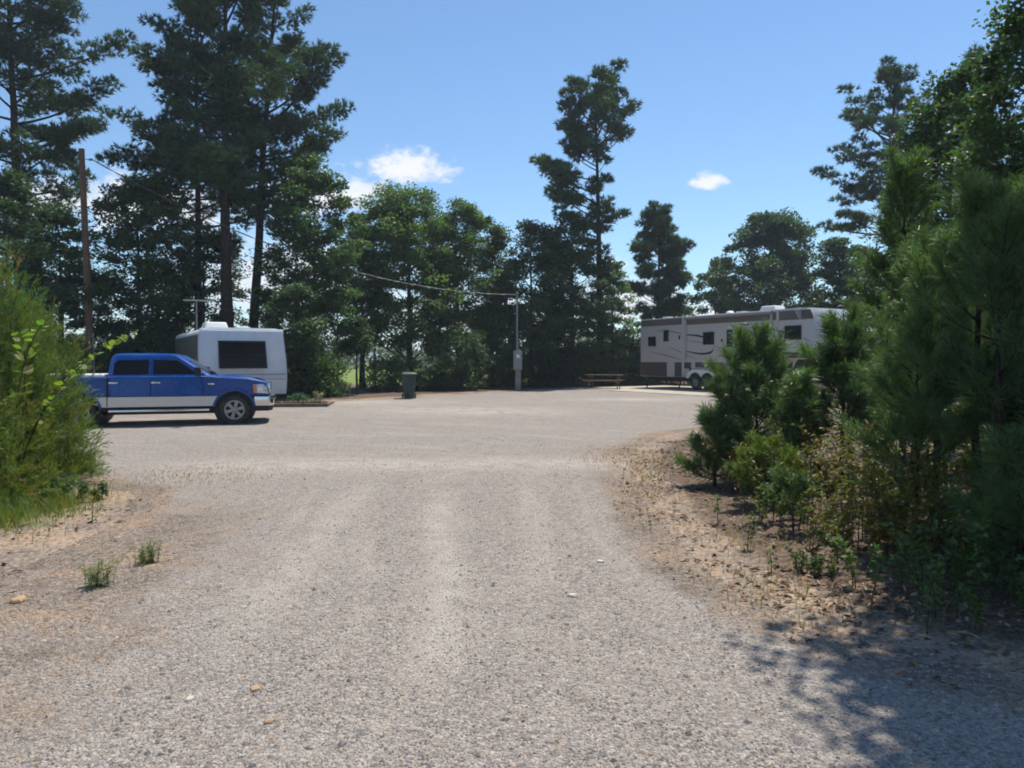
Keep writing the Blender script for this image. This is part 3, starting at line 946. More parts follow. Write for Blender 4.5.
# windscreen and rear window
uvec = Vector((0, 1, 0)); vws = Vector((-.745, 0, .50)).normalized()
s_ = Solid(); s_.panel((-.50, 0, 1.30), uvec, vws, [(-.80, .09), (.80, .09), (.67, .80), (-.67, .80)], .008, .002); s_.build('windscreen', M['glass'], tr)
vr = Vector((.07, 0, .50)).normalized()
s_ = Solid(); s_.panel((-3.10, 0, 1.30), -uvec, vr, [(-.72, .10), (.72, .10), (.64, .47), (-.64, .47)], .008, .002); s_.build('rear_window', M['glass'], tr)
# grille: chrome surround, dark mesh, three bars
s_ = Solid(); s_.box(.86, .93, -.60, .60, .80, 1.13, .02); gr = s_.build('grille', M['chrome'], tr)
s_ = Solid(); s_.box(.91, .938, -.53, .53, .845, 1.085, .004); s_.build('mesh', M['dark'], gr)
s_ = Solid()
for z in (.90, .965, 1.03): s_.box(.92, .952, -.54, .54, z - .016, z + .016, .006)
s_.build('grille_bar', M['chrome'], gr)
# bumper: wraps the corners
s_ = Solid()
top = [(.50, -.99), (.90, -.965), (1.02, -.72), (1.05, 0), (1.02, .72), (.90, .965), (.50, .99), (.50, .9), (.86, .86), (.86, -.86), (.50, -.9)]
s_.prism_z(top, .50, .775, .03, 3)
bp = s_.build('front_bumper', M['chrome'], tr)
s_ = Solid(); s_.box(.94, 1.056, -.55, .55, .55, .66, .01); s_.build('air_intake', M['dark'], bp)
for sy in (-1, 1):
    s_ = Solid(); s_.loft([[(.88 + .02, sy * .80 - .075, .57), (.90, sy * .80 + .075, .57), (.90, sy * .80 + .075, .69), (.90, sy * .80 - .075, .69)], [(1.0, sy * .80 - .07, .575), (.985, sy * .80 + .07, .575), (.985, sy * .80 + .07, .685), (1.0, sy * .80 - .07, .685)]], .01)
    s_.build('fog_lamp', M['dark'], bp)
s_ = Solid(); s_.prism_z([(.5, -.90), (.88, -.88), (.98, -.6), (.98, .6), (.88, .88), (.5, .90)], .36, .505, .02); s_.build('air_dam', M['dark'], tr)
s_ = Solid(); s_.box(-5.18, -4.97, -.95, .95, .55, .76, .03); s_.build('rear_bumper', M['chrome'], tr)
s_ = Solid(); s_.box(-4.95, -3.16, -.93, .93, 1.30, 1.375, .025, 3); s_.build('bed_cover', M['white'], tr)

# ------------------------------------------------------------------ small travel trailer
cyaw = math.atan2(.5, .866)            # direction of its end wall
cx, cy = -10.1, 24.3
ct = thing('camper_trailer', 'old white camper trailer with a wide dark end window parked behind the blue truck', 'camper trailer', (cx, cy, gzf(cx + 1, cy + 1)), cyaw)
# local x along the end wall (0..2.75), y backwards (length 7.2)
CW, CL = 2.75, 7.2
sec = [(0.0, .42), (-.01, .95), (0.0, 1.6), (.015, 2.50), (.06, 2.56), (CW - .14, 2.56), (CW - .08, 2.50), (CW + .01, 1.55), (CW + .03, .95), (CW + .02, .42)]
s_ = Solid()
# end wall bows outward in the middle
rings = []
for yy, dy_ in ((0.0, 1), (0.35, 0), (CL - .3, 0), (CL, 0)):
    rings.append([(x, yy + (dy_ * (.10 * max(0, (z - 1.2) / 1.35) + .10 * max(0, (1.0 - z) / .5))), z) for x, z in sec])
s_.loft(rings, 0.03, 2)
s_.build('body', M['camper_skin'], ct)
# aluminium side wall, in the shade
s_ = Solid(); s_.loft([[(-.014, .40, .62), (-.014, CL - .1, .62), (.008, CL - .1, 2.42), (.008, .46, 2.42)], [(-.028, .40, .62), (-.028, CL - .1, .62), (-.008, CL - .1, 2.42), (-.008, .46, 2.42)]], 0.0)
s_.build('side_wall', M['aluminium'], ct)
s_ = Solid(); s_.prism_y([(0.0, 2.48), (.10, 2.60), (.30, 2.655), (CW - .35, 2.655), (CW - .12, 2.60), (CW - .04, 2.48), (CW - .16, 2.53), (.12, 2.53)], .20, CL - .05, .02)
s_.build('roof', M['white_trim'], ct)
s_ = Solid(); s_.prism_z([(.02, .18), (CW - .05, .18), (CW - .05, .30), (.02, .30)], 2.50, 2.62, .03, 3); s_.build('roof_rail', M['white_trim'], ct)
# end window
fu = Vector((1, 0, 0)); fv = Vector((0, .10, 1.35)).normalized()
s_ = Solid(); s_.panel((0, -.004, 1.18), fu, fv, [(.58, .12), (2.12, .12), (2.07, 1.04), (.56, 1.04)], .035, -.004, .012); wn = s_.build('end_window', M['dark'], ct)
s_ = Solid(); s_.panel((0, -.004, 1.18), fu, fv, [(.64, .17), (2.06, .17), (2.02, .985), (.62, .985)], .012, .026); s_.build('pane', M['glass'], wn)
s_ = Solid(); s_.panel((0, -.004, 1.18), fu, fv, [(.66, .56), (2.03, .56), (2.03, .59), (.66, .59)], .008, .037); s_.build('window_bar', M['dark'], wn)
s_ = Solid(); s_.box(.03, CW - .03, -.022, .0, 1.08, 1.11, .004); s_.box(.03, CW - .03, -.02, .005, .93, .945, .004); s_.build('trim_strip', M['steel'], ct)
s_ = Solid(); s_.box(.30, .52, -.02, .02, .72, .88, .006); s_.build('hatch', M['white_trim'], ct)
for lx in (.28, CW - .33):
    s_ = Solid(); s_.box(lx - .035, lx + .035, .12, .24, 2.37, 2.405, .01); s_.build('marker_light', M['red'], ct)
s_ = Solid(); s_.box(.06, CW - .06, .25, CL - .3, .38, .52, .02); s_.box(.5, CW - .5, .2, 1.6, .28, .40, .02); s_.build('frame', M['dark'], ct)
s_ = Solid(); s_.loft([[(.35, 1.5, 2.64), (1.15, 1.5, 2.64), (1.15, 2.5, 2.64), (.35, 2.5, 2.64)], [(.42, 1.62, 2.90), (1.08, 1.62, 2.90), (1.08, 2.4, 2.90), (.42, 2.4, 2.90)]], .05, 3)
s_.build('air_conditioner', M['white_trim'], ct)
s_ = Solid(); s_.box(1.3, 1.75, .9, 1.35, 2.64, 2.72, .03); s_.build('roof_vent', M['white_trim'], ct)
s_ = Solid(); s_.tube([(.10, 1.5, 2.60), (.10, 1.5, 3.62)], .022); s_.build('aerial_mast', M['steel'], ct)
s_ = Solid(); s_.tube([(-.32, 1.45, 3.60), (.62, 1.56, 3.62)], .022)
for k in range(5): s_.tube([(-.25 + k * .2, 1.2, 3.61), (-.25 + k * .2, 1.8, 3.61)], .008, 5)
s_.build('aerial_crossbar', M['steel'], ct)
for yy in (4.0, 4.9):
    for (yv, sd) in ((0.02, -1), (CW - .02, 1)):
        pass
# wheels of the trailer lie along local y: build them turned by a quarter
for yy in (3.4, 4.25):
    for xx, sd in ((.0, 1), (CW, -1)):
        wv = wheel(ct, 0, 0, 0, .34, .2, .20, -1, 6, 'white_trim')
        wv.location = (xx, yy, .34); wv.rotation_euler = (0, 0, R(-90) if sd == 1 else R(90))
s_ = Solid(); s_.tube([(.5, .3, .42), (CW / 2, -1.15, .42)], .05); s_.tube([(CW - .5, .3, .42), (CW / 2, -1.15, .42)], .05); s_.tube([(CW / 2, -1.1, .46), (CW / 2, -1.1, .0)], .04)
s_.build('hitch', M['dark'], ct)

# ------------------------------------------------------------------ long fifth wheel trailer
u = np.array([.504, -.864]); nn = np.array([.864, .504])
rx, ry = 7.02, 41.0
yaw = math.atan2(u[1], u[0])
# local x along its length, local +y = away from the camera
RZ0 = .22
rv = thing('fifth_wheel_trailer', 'long white and brown fifth wheel trailer with dark swoosh graphics on the concrete pad', 'trailer', (rx, ry, RZ0), yaw)
L_, W_ = 11.1, 2.5
side = [(0, .62), (.0, 3.62), (.05, 3.68), (6.2, 3.70), (L_ - 1.0, 3.72), (L_ - .25, 3.68), (L_ - .05, 3.45), (L_ + .42, 2.2), (L_ + .40, 1.72), (L_ + .1, 1.55), (8.3, 1.52), (8.05, 1.1), (8.0, .62)]
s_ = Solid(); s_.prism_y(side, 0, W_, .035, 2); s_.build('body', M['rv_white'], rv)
# brown upper band in three lengths between the white strips
band = lambda x0, x1, z0, z1: [(x0, z0), (x1, z0), (x1, z1), (x0, z1)]


def rv_panel(name, polys, mat, th=.012, parent=None, bevel=0.0, lift=0.0):
    s_ = Solid()
    for p in polys: s_.prism_y(p, -th - lift, -lift + .004, bevel, 1)
    return s_.build(name, mat, parent or rv)


rv_panel('upper_band', [band(.06, 3.22, 3.30, 3.63)], M['rv_brown'])
rv_panel('upper_band', [band(3.42, 9.15, 3.26, 3.60)], M['rv_brown'])
rv_panel('upper_band', [[(9.32, 3.22), (L_ + .0, 3.22), (L_ - .16, 3.62), (9.32, 3.62)]], M['rv_brown'])
rv_panel('side_moulding', [band(3.24, 3.40, .66, 3.66)], M['rv_white'], .03, None, .008)
rv_panel('side_moulding', [band(9.17, 9.30, 1.56, 3.68)], M['rv_white'], .03, None, .008)
rv_panel('skirt', [band(.04, 2.12, .64, 1.38)], M['rv_skirt'])
rv_panel('skirt', [band(2.72, 3.22, .64, 1.38), band(3.42, 3.9, 1.06, 1.38), band(4.2, 7.0, 1.12, 1.38)], M['rv_skirt'])
rv_panel('skirt', [band(7.02, 7.98, .66, 1.38), band(8.35, L_ + .1, 1.58, 1.82)], M['rv_skirt'])
rv_panel('hatch', [band(2.18, 2.66, .80, 1.50)], M['rv_white'], .014, None, .004)
rv_panel('hatch', [band(3.92, 4.18, 1.10, 1.36)], M['rv_white'], .014, None, .004)
rv_panel('wheel_well', [band(3.78, 6.34, .63, 1.06)], M['dark'], .010)
# awning roller under the roof edge
s_ = Solid(); s_.tube([(3.5, -.09, 3.60), (9.0, -.09, 3.60)], .075, 10); s_.build('awning_roller', M['grey_box'], rv)
for sx in (3.55, 8.95):
    s_ = Solid(); s_.box(sx - .03, sx + .03, -.12, -.012, 1.5, 3.6, .01); s_.build('awning_arm', M['rv_white'], rv)
# swoosh graphics, tapered


def swoosh(pts, wds, mat, name='decal_stripe'):
    p = np.array(pts, float)
    t = np.linspace(0, 1, 15); xs_ = np.interp(t, np.linspace(0, 1, len(p)), p[:, 0]); zs_ = np.interp(t, np.linspace(0, 1, len(p)), p[:, 1])
    for _ in range(2):
        xs_[1:-1] = (xs_[:-2] + 2 * xs_[1:-1] + xs_[2:]) / 4; zs_[1:-1] = (zs_[:-2] + 2 * zs_[1:-1] + zs_[2:]) / 4
    wd = np.interp(t, np.linspace(0, 1, len(wds)), wds)
    poly = [(a, b + c / 2) for a, b, c in zip(xs_, zs_, wd)] + [(a, b - c / 2) for a, b, c in zip(xs_[::-1], zs_[::-1], wd[::-1])]
    s_ = Solid(); s_.prism_y(poly, -.009, .004); return s_.build(name, mat, rv)


swoosh([(3.45, 2.78), (4.4, 2.70), (5.2, 2.50)], [.05, .10, .03], M['decal'])
swoosh([(3.45, 2.50), (4.6, 2.36), (5.2, 2.30)], [.02, .045, .02], M['decal_grey'])
swoosh([(3.45, 1.95), (4.6, 1.78), (5.3, 1.85), (5.45, 2.10)], [.03, .09, .12, .03], M['decal'])
swoosh([(1.2, 3.05), (2.2, 3.0), (3.2, 2.85)], [.02, .05, .05], M['decal_grey'])
swoosh([(.8, 1.95), (2.0, 1.75), (3.2, 1.50)], [.02, .06, .03], M['decal_grey'])
swoosh([(2.3, 2.15), (3.0, 1.95), (4.2, 1.55)], [.02, .05, .03], M['decal_grey'])
swoosh([(7.0, 3.16), (7.6, 3.12)], [.03, .06], M['decal'])
swoosh([(7.95, 3.02), (8.6, 2.92), (9.1, 2.80)], [.06, .09, .06], M['decal'])
swoosh([(9.35, 2.76), (9.75, 2.66)], [.08, .10], M['decal'])
swoosh([(10.6, 2.42), (11.0, 2.25)], [.06, .02], M['decal_grey'])
swoosh([(8.5, 1.95), (9.2, 1.86), (10.2, 1.80)], [.03, .07, .03], M['decal'])


def rv_window(x0, x1, z0, z1, name='window'):
    s_ = Solid(); s_.prism_y(band(x0, x1, z0, z1), -.03, .004, .012); f = s_.build(name, M['dark'], rv)
    s_ = Solid(); s_.prism_y(band(x0 + .05, x1 - .05, z0 + .05, z1 - .05), -.036, -.02, .004); s_.build('pane', M['glass'], f)


rv_window(.65, 1.25, 2.22, 2.74)
rv_window(1.86, 2.24, 2.46, 3.06)
rv_window(4.72, 5.46, 2.24, 2.86)
rv_window(9.62, 10.5, 2.36, 2.98)
# entry door
s_ = Solid(); s_.prism_y(band(6.12, 6.86, .98, 3.12), -.022, .004, .006); dr = s_.build('entry_door', M['rv_white'], rv)
s_ = Solid(); s_.prism_y(band(6.28, 6.66, 2.10, 2.92), -.032, -.015, .006); s_.build('door_window', M['glass'], dr)
s_ = Solid(); s_.prism_y(band(6.16, 6.24, 1.95, 2.10), -.05, -.015, .006); s_.build('handle', M['dark'], dr)
s_ = Solid(); s_.prism_y(band(5.94, 6.0, 2.36, 2.50), -.05, 0, .008); s_.build('porch_light', M['dark'], rv)
s_ = Solid(); s_.prism_y(band(3.0, 3.1, 2.55, 2.75), -.03, 0, .008); s_.build('outdoor_speaker', M['dark'], rv)
# white triple fender
fo_ = []
cxs = (4.22, 5.04, 5.86); fr = .455
for c_ in cxs: fo_ += arc(c_, .42, fr, math.pi, 0, 12)[1:-1]
outer = [(cxs[2] + .66, .58), (cxs[2] + .50, .86), (cxs[2] + .22, 1.03), (cxs[0] - .22, 1.03), (cxs[0] - .5, .86), (cxs[0] - .62, .58)]
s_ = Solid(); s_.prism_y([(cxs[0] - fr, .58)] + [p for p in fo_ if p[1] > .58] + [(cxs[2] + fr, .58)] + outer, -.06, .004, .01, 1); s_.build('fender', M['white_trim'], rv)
for c_ in cxs:
    wheel(rv, c_, -.02, .365, .365, .22, .20, -1, 8, 'steel')
    wheel(rv, c_, W_ + .02, .365, .365, .22, .20, 1, 8, 'steel')
s_ = Solid(); s_.box(.2, 8.0, .25, W_ - .25, .40, .63); s_.box(3.6, 6.4, .22, W_ - .22, .30, .9); s_.build('chassis', M['dark'], rv)
for yy in (.35, W_ - .35):
    s_ = Solid(); s_.box(8.12, 8.26, yy - .07, yy + .07, .12, 1.60, .01); s_.box(8.04, 8.34, yy - .15, yy + .15, -.02, .12, .01); s_.build('landing_leg', M['dark'], rv)
s_ = Solid(); s_.box(9.9, 10.2, W_ / 2 - .15, W_ / 2 + .15, .95, 1.56, .02); s_.build('king_pin', M['dark'], rv)
for xx in (.5, 3.0):
    s_ = Solid(); s_.tube([(xx, .2, .62), (xx - .2, .2, -.02)], .035); s_.build('stabiliser_jack', M['dark'], rv)
# front cap: rounded moulding
s_ = Solid()
prof = [(L_ - .9, 3.735), (L_ - .22, 3.70), (L_ + .0, 3.46), (L_ + .45, 2.2), (L_ + .43, 1.70), (L_ + .10, 1.535)]
s_.loft([[(x - .14, -.012, z - (.03 if i == 0 else 0)) for i, (x, z) in enumerate(prof)] + [(L_ - .40, -.012, 1.535), (L_ - .08, -.012, 2.2)],
         [(x, .16, z) for x, z in prof] + [(L_ - .40, .16, 1.535), (L_ - .08, .16, 2.2)],
         [(x, W_ - .16, z) for x, z in prof] + [(L_ - .40, W_ - .16, 1.535), (L_ - .08, W_ - .16, 2.2)],
         [(x - .14, W_ + .012, z - (.03 if i == 0 else 0)) for i, (x, z) in enumerate(prof)] + [(L_ - .40, W_ + .012, 1.535), (L_ - .08, W_ + .012, 2.2)]], 0)
s_.build('front_cap', M['rv_cap'], rv)
for xx in (7.4,):
    s_ = Solid(); s_.loft([[(xx, .85, 3.70), (xx + 1.0, .85, 3.70), (xx + 1.0, 1.65, 3.70), (xx, 1.65, 3.70)], [(xx + .10, .92, 3.99), (xx + .85, .92, 3.99), (xx + .85, 1.58, 3.99), (xx + .10, 1.58, 3.99)]], .06, 3)
    s_.build('air_conditioner', M['white_trim'], rv)
for xx in (6.35, 1.2):
    s_ = Solid(); s_.box(xx, xx + .4, .5, .9, 3.70, 3.80, .02); s_.build('roof_vent', M['white_trim'], rv)
s_ = Solid(); s_.lathe_y([(.19, -.07), (.2, .0), (.12, .06), (.02, .08)], 0, 0, 20)
dm = s_.build('satellite_dome', M['white_trim'], rv); dm.rotation_euler = (R(90), 0, 0); dm.location = (5.9, .6, 3.78)
# steps
s_ = Solid(); s_.box(6.16, 6.82, -.32, .02, .70, .74, .008); s_.box(6.16, 6.82, -.60, -.30, .42, .46, .008); s_.box(6.14, 6.18, -.58, .02, .40, .74, .006); s_.box(6.80, 6.84, -.58, .02, .40, .74, .006)
s_.build('entry_step', M['dark'], rv)

# concrete pad under and before it
pz = .22
pc = [(np.array([rx, ry]) + u * a + nn * b) for a, b in ((-1.6, -3.9), (9.4, -3.9), (10.4, -3.0), (12.6, 3.2), (-1.6, 3.2))]
s_ = Solid(); s_.prism_z([(p[0], p[1]) for p in pc], pz - .12, pz + .035, .012)
pad = s_.build('concrete_pad', M['concrete']); tag(pad, kind='structure')
# lift the trailer onto the pad
rv.location.z = pz + .035 - .0

# ------------------------------------------------------------------ utility pole, meter post, service wire
pd_ = 30.0
px0, px1 = at(92, pd_), at(85.5, pd_)
pole = thing('utility_pole', 'tall bare brown wooden utility pole beside the feathery green bush', 'utility pole', (px0, pd_, gzf(px0, pd_)))
g = Geo(); H_ = hz(151, pd_) - .22
lean = np.array([px1 - px0, 0.0])
add_tube(g, [(lean[0] * t, 0, H_ * t - .3 * (t == 0)) for t in np.linspace(0, 1, 8)], np.linspace(.155, .105, 8), 12)
g.build('shaft', M['pole_wood'], pole, True)
g = Geo(); add_tube(g, [(lean[0] * .96 - .16, -.02, H_ * .962), (lean[0] * .96 + .3, -.02, H_ * .957)], .018, 6); add_tube(g, [(lean[0] * .96 + .3, -.02, H_ * .957), (lean[0] * .96 + .42, -.02, H_ * .957)], .05, 8)
g.build('insulator', M['grey_box'], pole, True)
g = Geo(); add_tube(g, [(.14, -.06, .1), (.12, -.08, 2.6)], .025, 6); g.build('ground_conduit', M['steel'], pole, True)

md = 37.0
mx = at(518, md)
ms = thing('meter_post', 'grey electric meter post with a tall thin riser at the far gravel edge', 'meter post', (mx, md, gzf(mx, md)))
s_ = Solid(); s_.box(-.14, .14, -.08, .08, -.2, 2.05, .012); s_.build('post', M['post_wood'], ms)
s_ = Solid(); s_.box(-.23, .20, -.26, -.085, 1.05, 1.98, .02); bx = s_.build('meter_box', M['grey_box'], ms)
s_ = Solid(); s_.lathe_y([(.105, -.26), (.105, -.30), (.09, -.37), (.03, -.39)], 0, 1.72, 20); s_.build('meter_dial', M['lamp_clear'], bx)
s_ = Solid(); s_.box(-.19, .16, -.275, -.255, 1.12, 1.46, .008); s_.build('box_door', M['grey_box'], bx)
s_ = Solid(); s_.box(-.12, .12, -.17, -.09, .30, .62, .01); s_.build('outlet_box', M['grey_box'], ms)
s_ = Solid(); s_.tube([(-.04, -.12, 1.95), (-.05, -.1, 3.4), (-.05, -.1, 4.75)], .052, 10); rs = s_.build('riser', M['steel'], ms)
s_ = Solid(); s_.lathe_y([(.03, -.17), (.06, -.15), (.075, -.08), (.07, .0), (.03, .03)], -.05, 4.80, 14); s_.build('weather_head', M['steel'], rs)

# triplex drop from pole to riser, sagging
A = Vector((px0 + lean[0] * .96 + .42, pd_ - .02, .22 + H_ * .957)); B = Vector((mx - .05, md - .1, .22 + 4.72))
g = Geo()
pts = []
for i in range(41):
    t = i / 40
    p = A.lerp(B, t); p.z -= 4 * 1.3 * t * (1 - t)
    pts.append(p[:])
for k in range(2):
    a = np.arange(41) * 1.9 + k * 3.14
    off = np.stack([0 * a, .02 * np.cos(a), .02 * np.sin(a)], 1)
    add_tube(g, np.array(pts) + off, .015, 5, np.array([.05, .05, .055]))
M['cable'] = simple('weathered_cable', (0.06, 0.06, 0.063), 0.5, 0, 0.2, 4)
tag(g.build('service_cable', M['cable'], None, True), 'thin twisted overhead service cable sagging from the wooden pole to the meter post', 'cable')

# ------------------------------------------------------------------ green wheeled bin
bd_ = 29.6; bx_ = at(409, bd_)
bn = thing('wheelie_bin', 'dark green wheeled refuse bin standing at the shaded edge of the lot', 'bin', (bx_, bd_, gzf(bx_, bd_)), R(8))
s_ = Solid(); s_.loft([[(-.20, -.24, .03), (.20, -.24, .03), (.20, .22, .06), (-.20, .22, .06)], [(-.28, -.33, .96), (.28, -.33, .96), (.28, .34, .96), (-.28, .34, .96)]], .03); s_.build('tub', M['green_plastic'], bn)
s_ = Solid(); s_.box(-.305, .305, -.36, .37, .93, .975, .012); s_.build('rim', M['green_plastic'], bn)
s_ = Solid(); s_.loft([[(-.30, -.38, .978), (.30, -.38, .978), (.30, .36, .978), (-.30, .36, .978)], [(-.24, -.28, 1.045), (.24, -.28, 1.045), (.24, .30, 1.055), (-.24, .30, 1.055)]], .02); s_.build('lid', M['green_plastic'], bn)
s_ = Solid(); s_.tube([(-.22, .44, .93), (.22, .44, .93)], .017); s_.tube([(-.2, .34, .93), (-.2, .44, .93)], .017); s_.tube([(.2, .34, .93), (.2, .44, .93)], .017); s_.build('handle', M['green_plastic'], bn)
for sx in (-1, 1):
    s_ = Solid(); s_.lathe_y([(.03, -.03), (.11, -.03), (.11, .03), (.03, .03)], 0, 0, 20); wv = s_.build('wheel', M['rubber'], bn); wv.rotation_euler = (0, 0, R(90)); wv.location = (sx * .25, .28, .11)

# ------------------------------------------------------------------ picnic table
td = 39.6; tx_ = at(604, td)
pt = thing('picnic_table', 'brown wooden picnic table with bench seats by the concrete pad', 'picnic table', (tx_, td, gzf(tx_, td) + .0), R(-14))
s_ = Solid()
for i in range(5): s_.box(-1.0, 1.0, -.37 + i * .15, -.37 + i * .15 + .14, .72, .76, .006)
s_.build('tabletop', M['table_wood'], pt)
for sy in (-1, 1):
    s_ = Solid()
    for k in range(2): s_.box(-1.0, 1.0, sy * .70 - .14 + k * .15, sy * .70 - .14 + k * .15 + .135, .43, .47, .006)
    s_.build('bench', M['table_wood'], pt)
for sx in (-.72, .72):
    s_ = Solid(); s_.box(sx - .02, sx + .02, -.82, .82, .335, .428, .006); s_.build('bench_beam', M['table_wood'], pt)
    s_ = Solid(); s_.box(sx - .02, sx + .02, -.36, .36, .63, .718, .006); s_.build('top_beam', M['table_wood'], pt)
    for sy in (-1, 1):
        s_ = Solid(); o3 = .022
        s_.prism_x([(sy * .62, -.02), (sy * .74, -.02), (sy * .30, .715), (sy * .18, .715)], sx + o3, sx + o3 + .04, .004); s_.build('leg', M['table_wood'], pt)

# ------------------------------------------------------------------ planter bed beside the camper
pl = thing('planter_bed', 'low planting bed edged with old timber beside the camper trailer', 'planter', (-7.35, 25.2, gzf(-7.35, 25.2)), R(4))
s_ = Solid(); s_.box(-.75, 1.15, -.09, .07, .0, .13, .02); s_.box(-.75, -.60, .08, 1.1, .0, .13, .02); s_.box(1.0, 1.15, .08, 1.1, .0, .13, .02); s_.box(-.75, 1.15, 1.11, 1.25, .0, .13, .02)
s_.build('timber_edging', M['landscape_wood'], pl)
M['soil'] = simple('planter_soil', (0.07, 0.05, 0.038), 0.95, 0, 0.3, 8, 0.1, bmp=0.6)
s_ = Solid(); s_.box(-.62, 1.02, .06, 1.12, .0, .09, .01); s_.build('soil', M['soil'], pl)

# loose rocks on the drive: (pixel column, pixel row, size, colour, label)
for (qx, qy, sz, cl, lb) in ((573, 600, .032, (.55, .50, .44), 'pale oblong stone lying alone mid drive'),
                             (14, 605, .05, (.42, .28, .16), 'flat orange sandstone near the left weeds'),
                             (601, 564, .028, (.58, .55, .50), 'small white stone farther up the drive'),
                             (252, 696, .026, (.42, .28, .17), 'orange brown stone in the near gravel'),
                             (266, 729, .024, (.40, .26, .16), 'rusty orange stone nearest the camera'),
                             (185, 705, .022, (.52, .47, .40), 'cream coloured stone in the near left gravel')):
    d_ = CAM_H * FPX / (qy - HOR); x_ = at(qx, d_)
    bm = bmesh.new(); bmesh.ops.create_icosphere(bm, subdivisions=2, radius=1.0)
    rr_ = random.Random(qx)
    f1, f2, f3 = rr_.uniform(1, 3), rr_.uniform(1, 3), rr_.uniform(0, 6)
    for vv in bm.verts:
        k = 1 + .22 * math.sin(f1 * vv.co.x * 2 + f3) * math.cos(f2 * vv.co.y * 2) + rr_.uniform(-.07, .07)
        vv.co = Vector((vv.co.x * 1.3 * k, vv.co.y * .9 * k, max(-.6, min(.75, vv.co.z * k)) * .55))
    me = bpy.data.meshes.new('stone'); bm.to_mesh(me); bm.free()
    mm = simple('rock', cl, 0.9, 0, 0.25, 30, 0.2, bmp=0.3); me.materials.append(mm)
    o = bpy.data.objects.new('stone', me); COL.objects.link(o)
    o.scale = (sz, sz, sz); o.rotation_euler = (0, 0, rr_.uniform(0, 6))
    o.location = (x_, d_, float(gravel_z(np.array(x_), np.array(d_))) + sz * .2)
    tag(o, lb, 'stone', 'loose stones on the drive')

# ================================================================== vegetation
def rand_unit(r, n):
    return unit(r.normal(size=(n, 3)))


def needle_fans(g, P, D, n, length, width, r, spread=0.9, tint=None):
    """n needles from every point P, fanned about direction D"""
    m = len(P)
    PP = np.repeat(P, n, 0); DD = np.repeat(D, n, 0)
    d = unit(DD + spread * rand_unit(r, m * n))
    L = length * r.uniform(.65, 1.15, (m * n, 1))
    s = unit(np.cross(d, rand_unit(r, m * n))) * width * .5
    tip = PP + d * L
    V = np.stack([PP - s, PP + s, tip], 1).reshape(-1, 3)
    F = np.arange(m * n * 3).reshape(-1, 3)
    if tint is None: tint = np.ones((m, 3))
    T = np.repeat(np.repeat(tint, n, 0) * r.uniform(.85, 1.15, (m * n, 1)), 3, 0)
    g.add(V, F, T)


def leaf_quads(g, P, size, r, tint, N=None, flat=0.5, aspect=.62):
    n = len(P)
    nr = rand_unit(r, n); nr[:, 2] = np.abs(nr[:, 2]) + flat; nr = unit(nr)
    if N is not None: nr = unit(nr + N)
    a = unit(np.cross(nr, rand_unit(r, n))); b = np.cross(nr, a)
    L = (size * r.uniform(.6, 1.25, n))[:, None]
    droop = -nr * L * .18
    V = np.stack([P - a * L * .5, P + b * L * aspect * .5, P + a * L * .5 + droop, P - b * L * aspect * .5], 1).reshape(-1, 3)
    F = np.arange(n * 4).reshape(-1, 4)
    g.add(V, F, np.repeat(tint, 4, 0))


def bezier(p0, p1, p2, n):
    t = np.linspace(0, 1, n)[:, None]
    return (1 - t) ** 2 * p0 + 2 * t * (1 - t) * p1 + t * t * p2


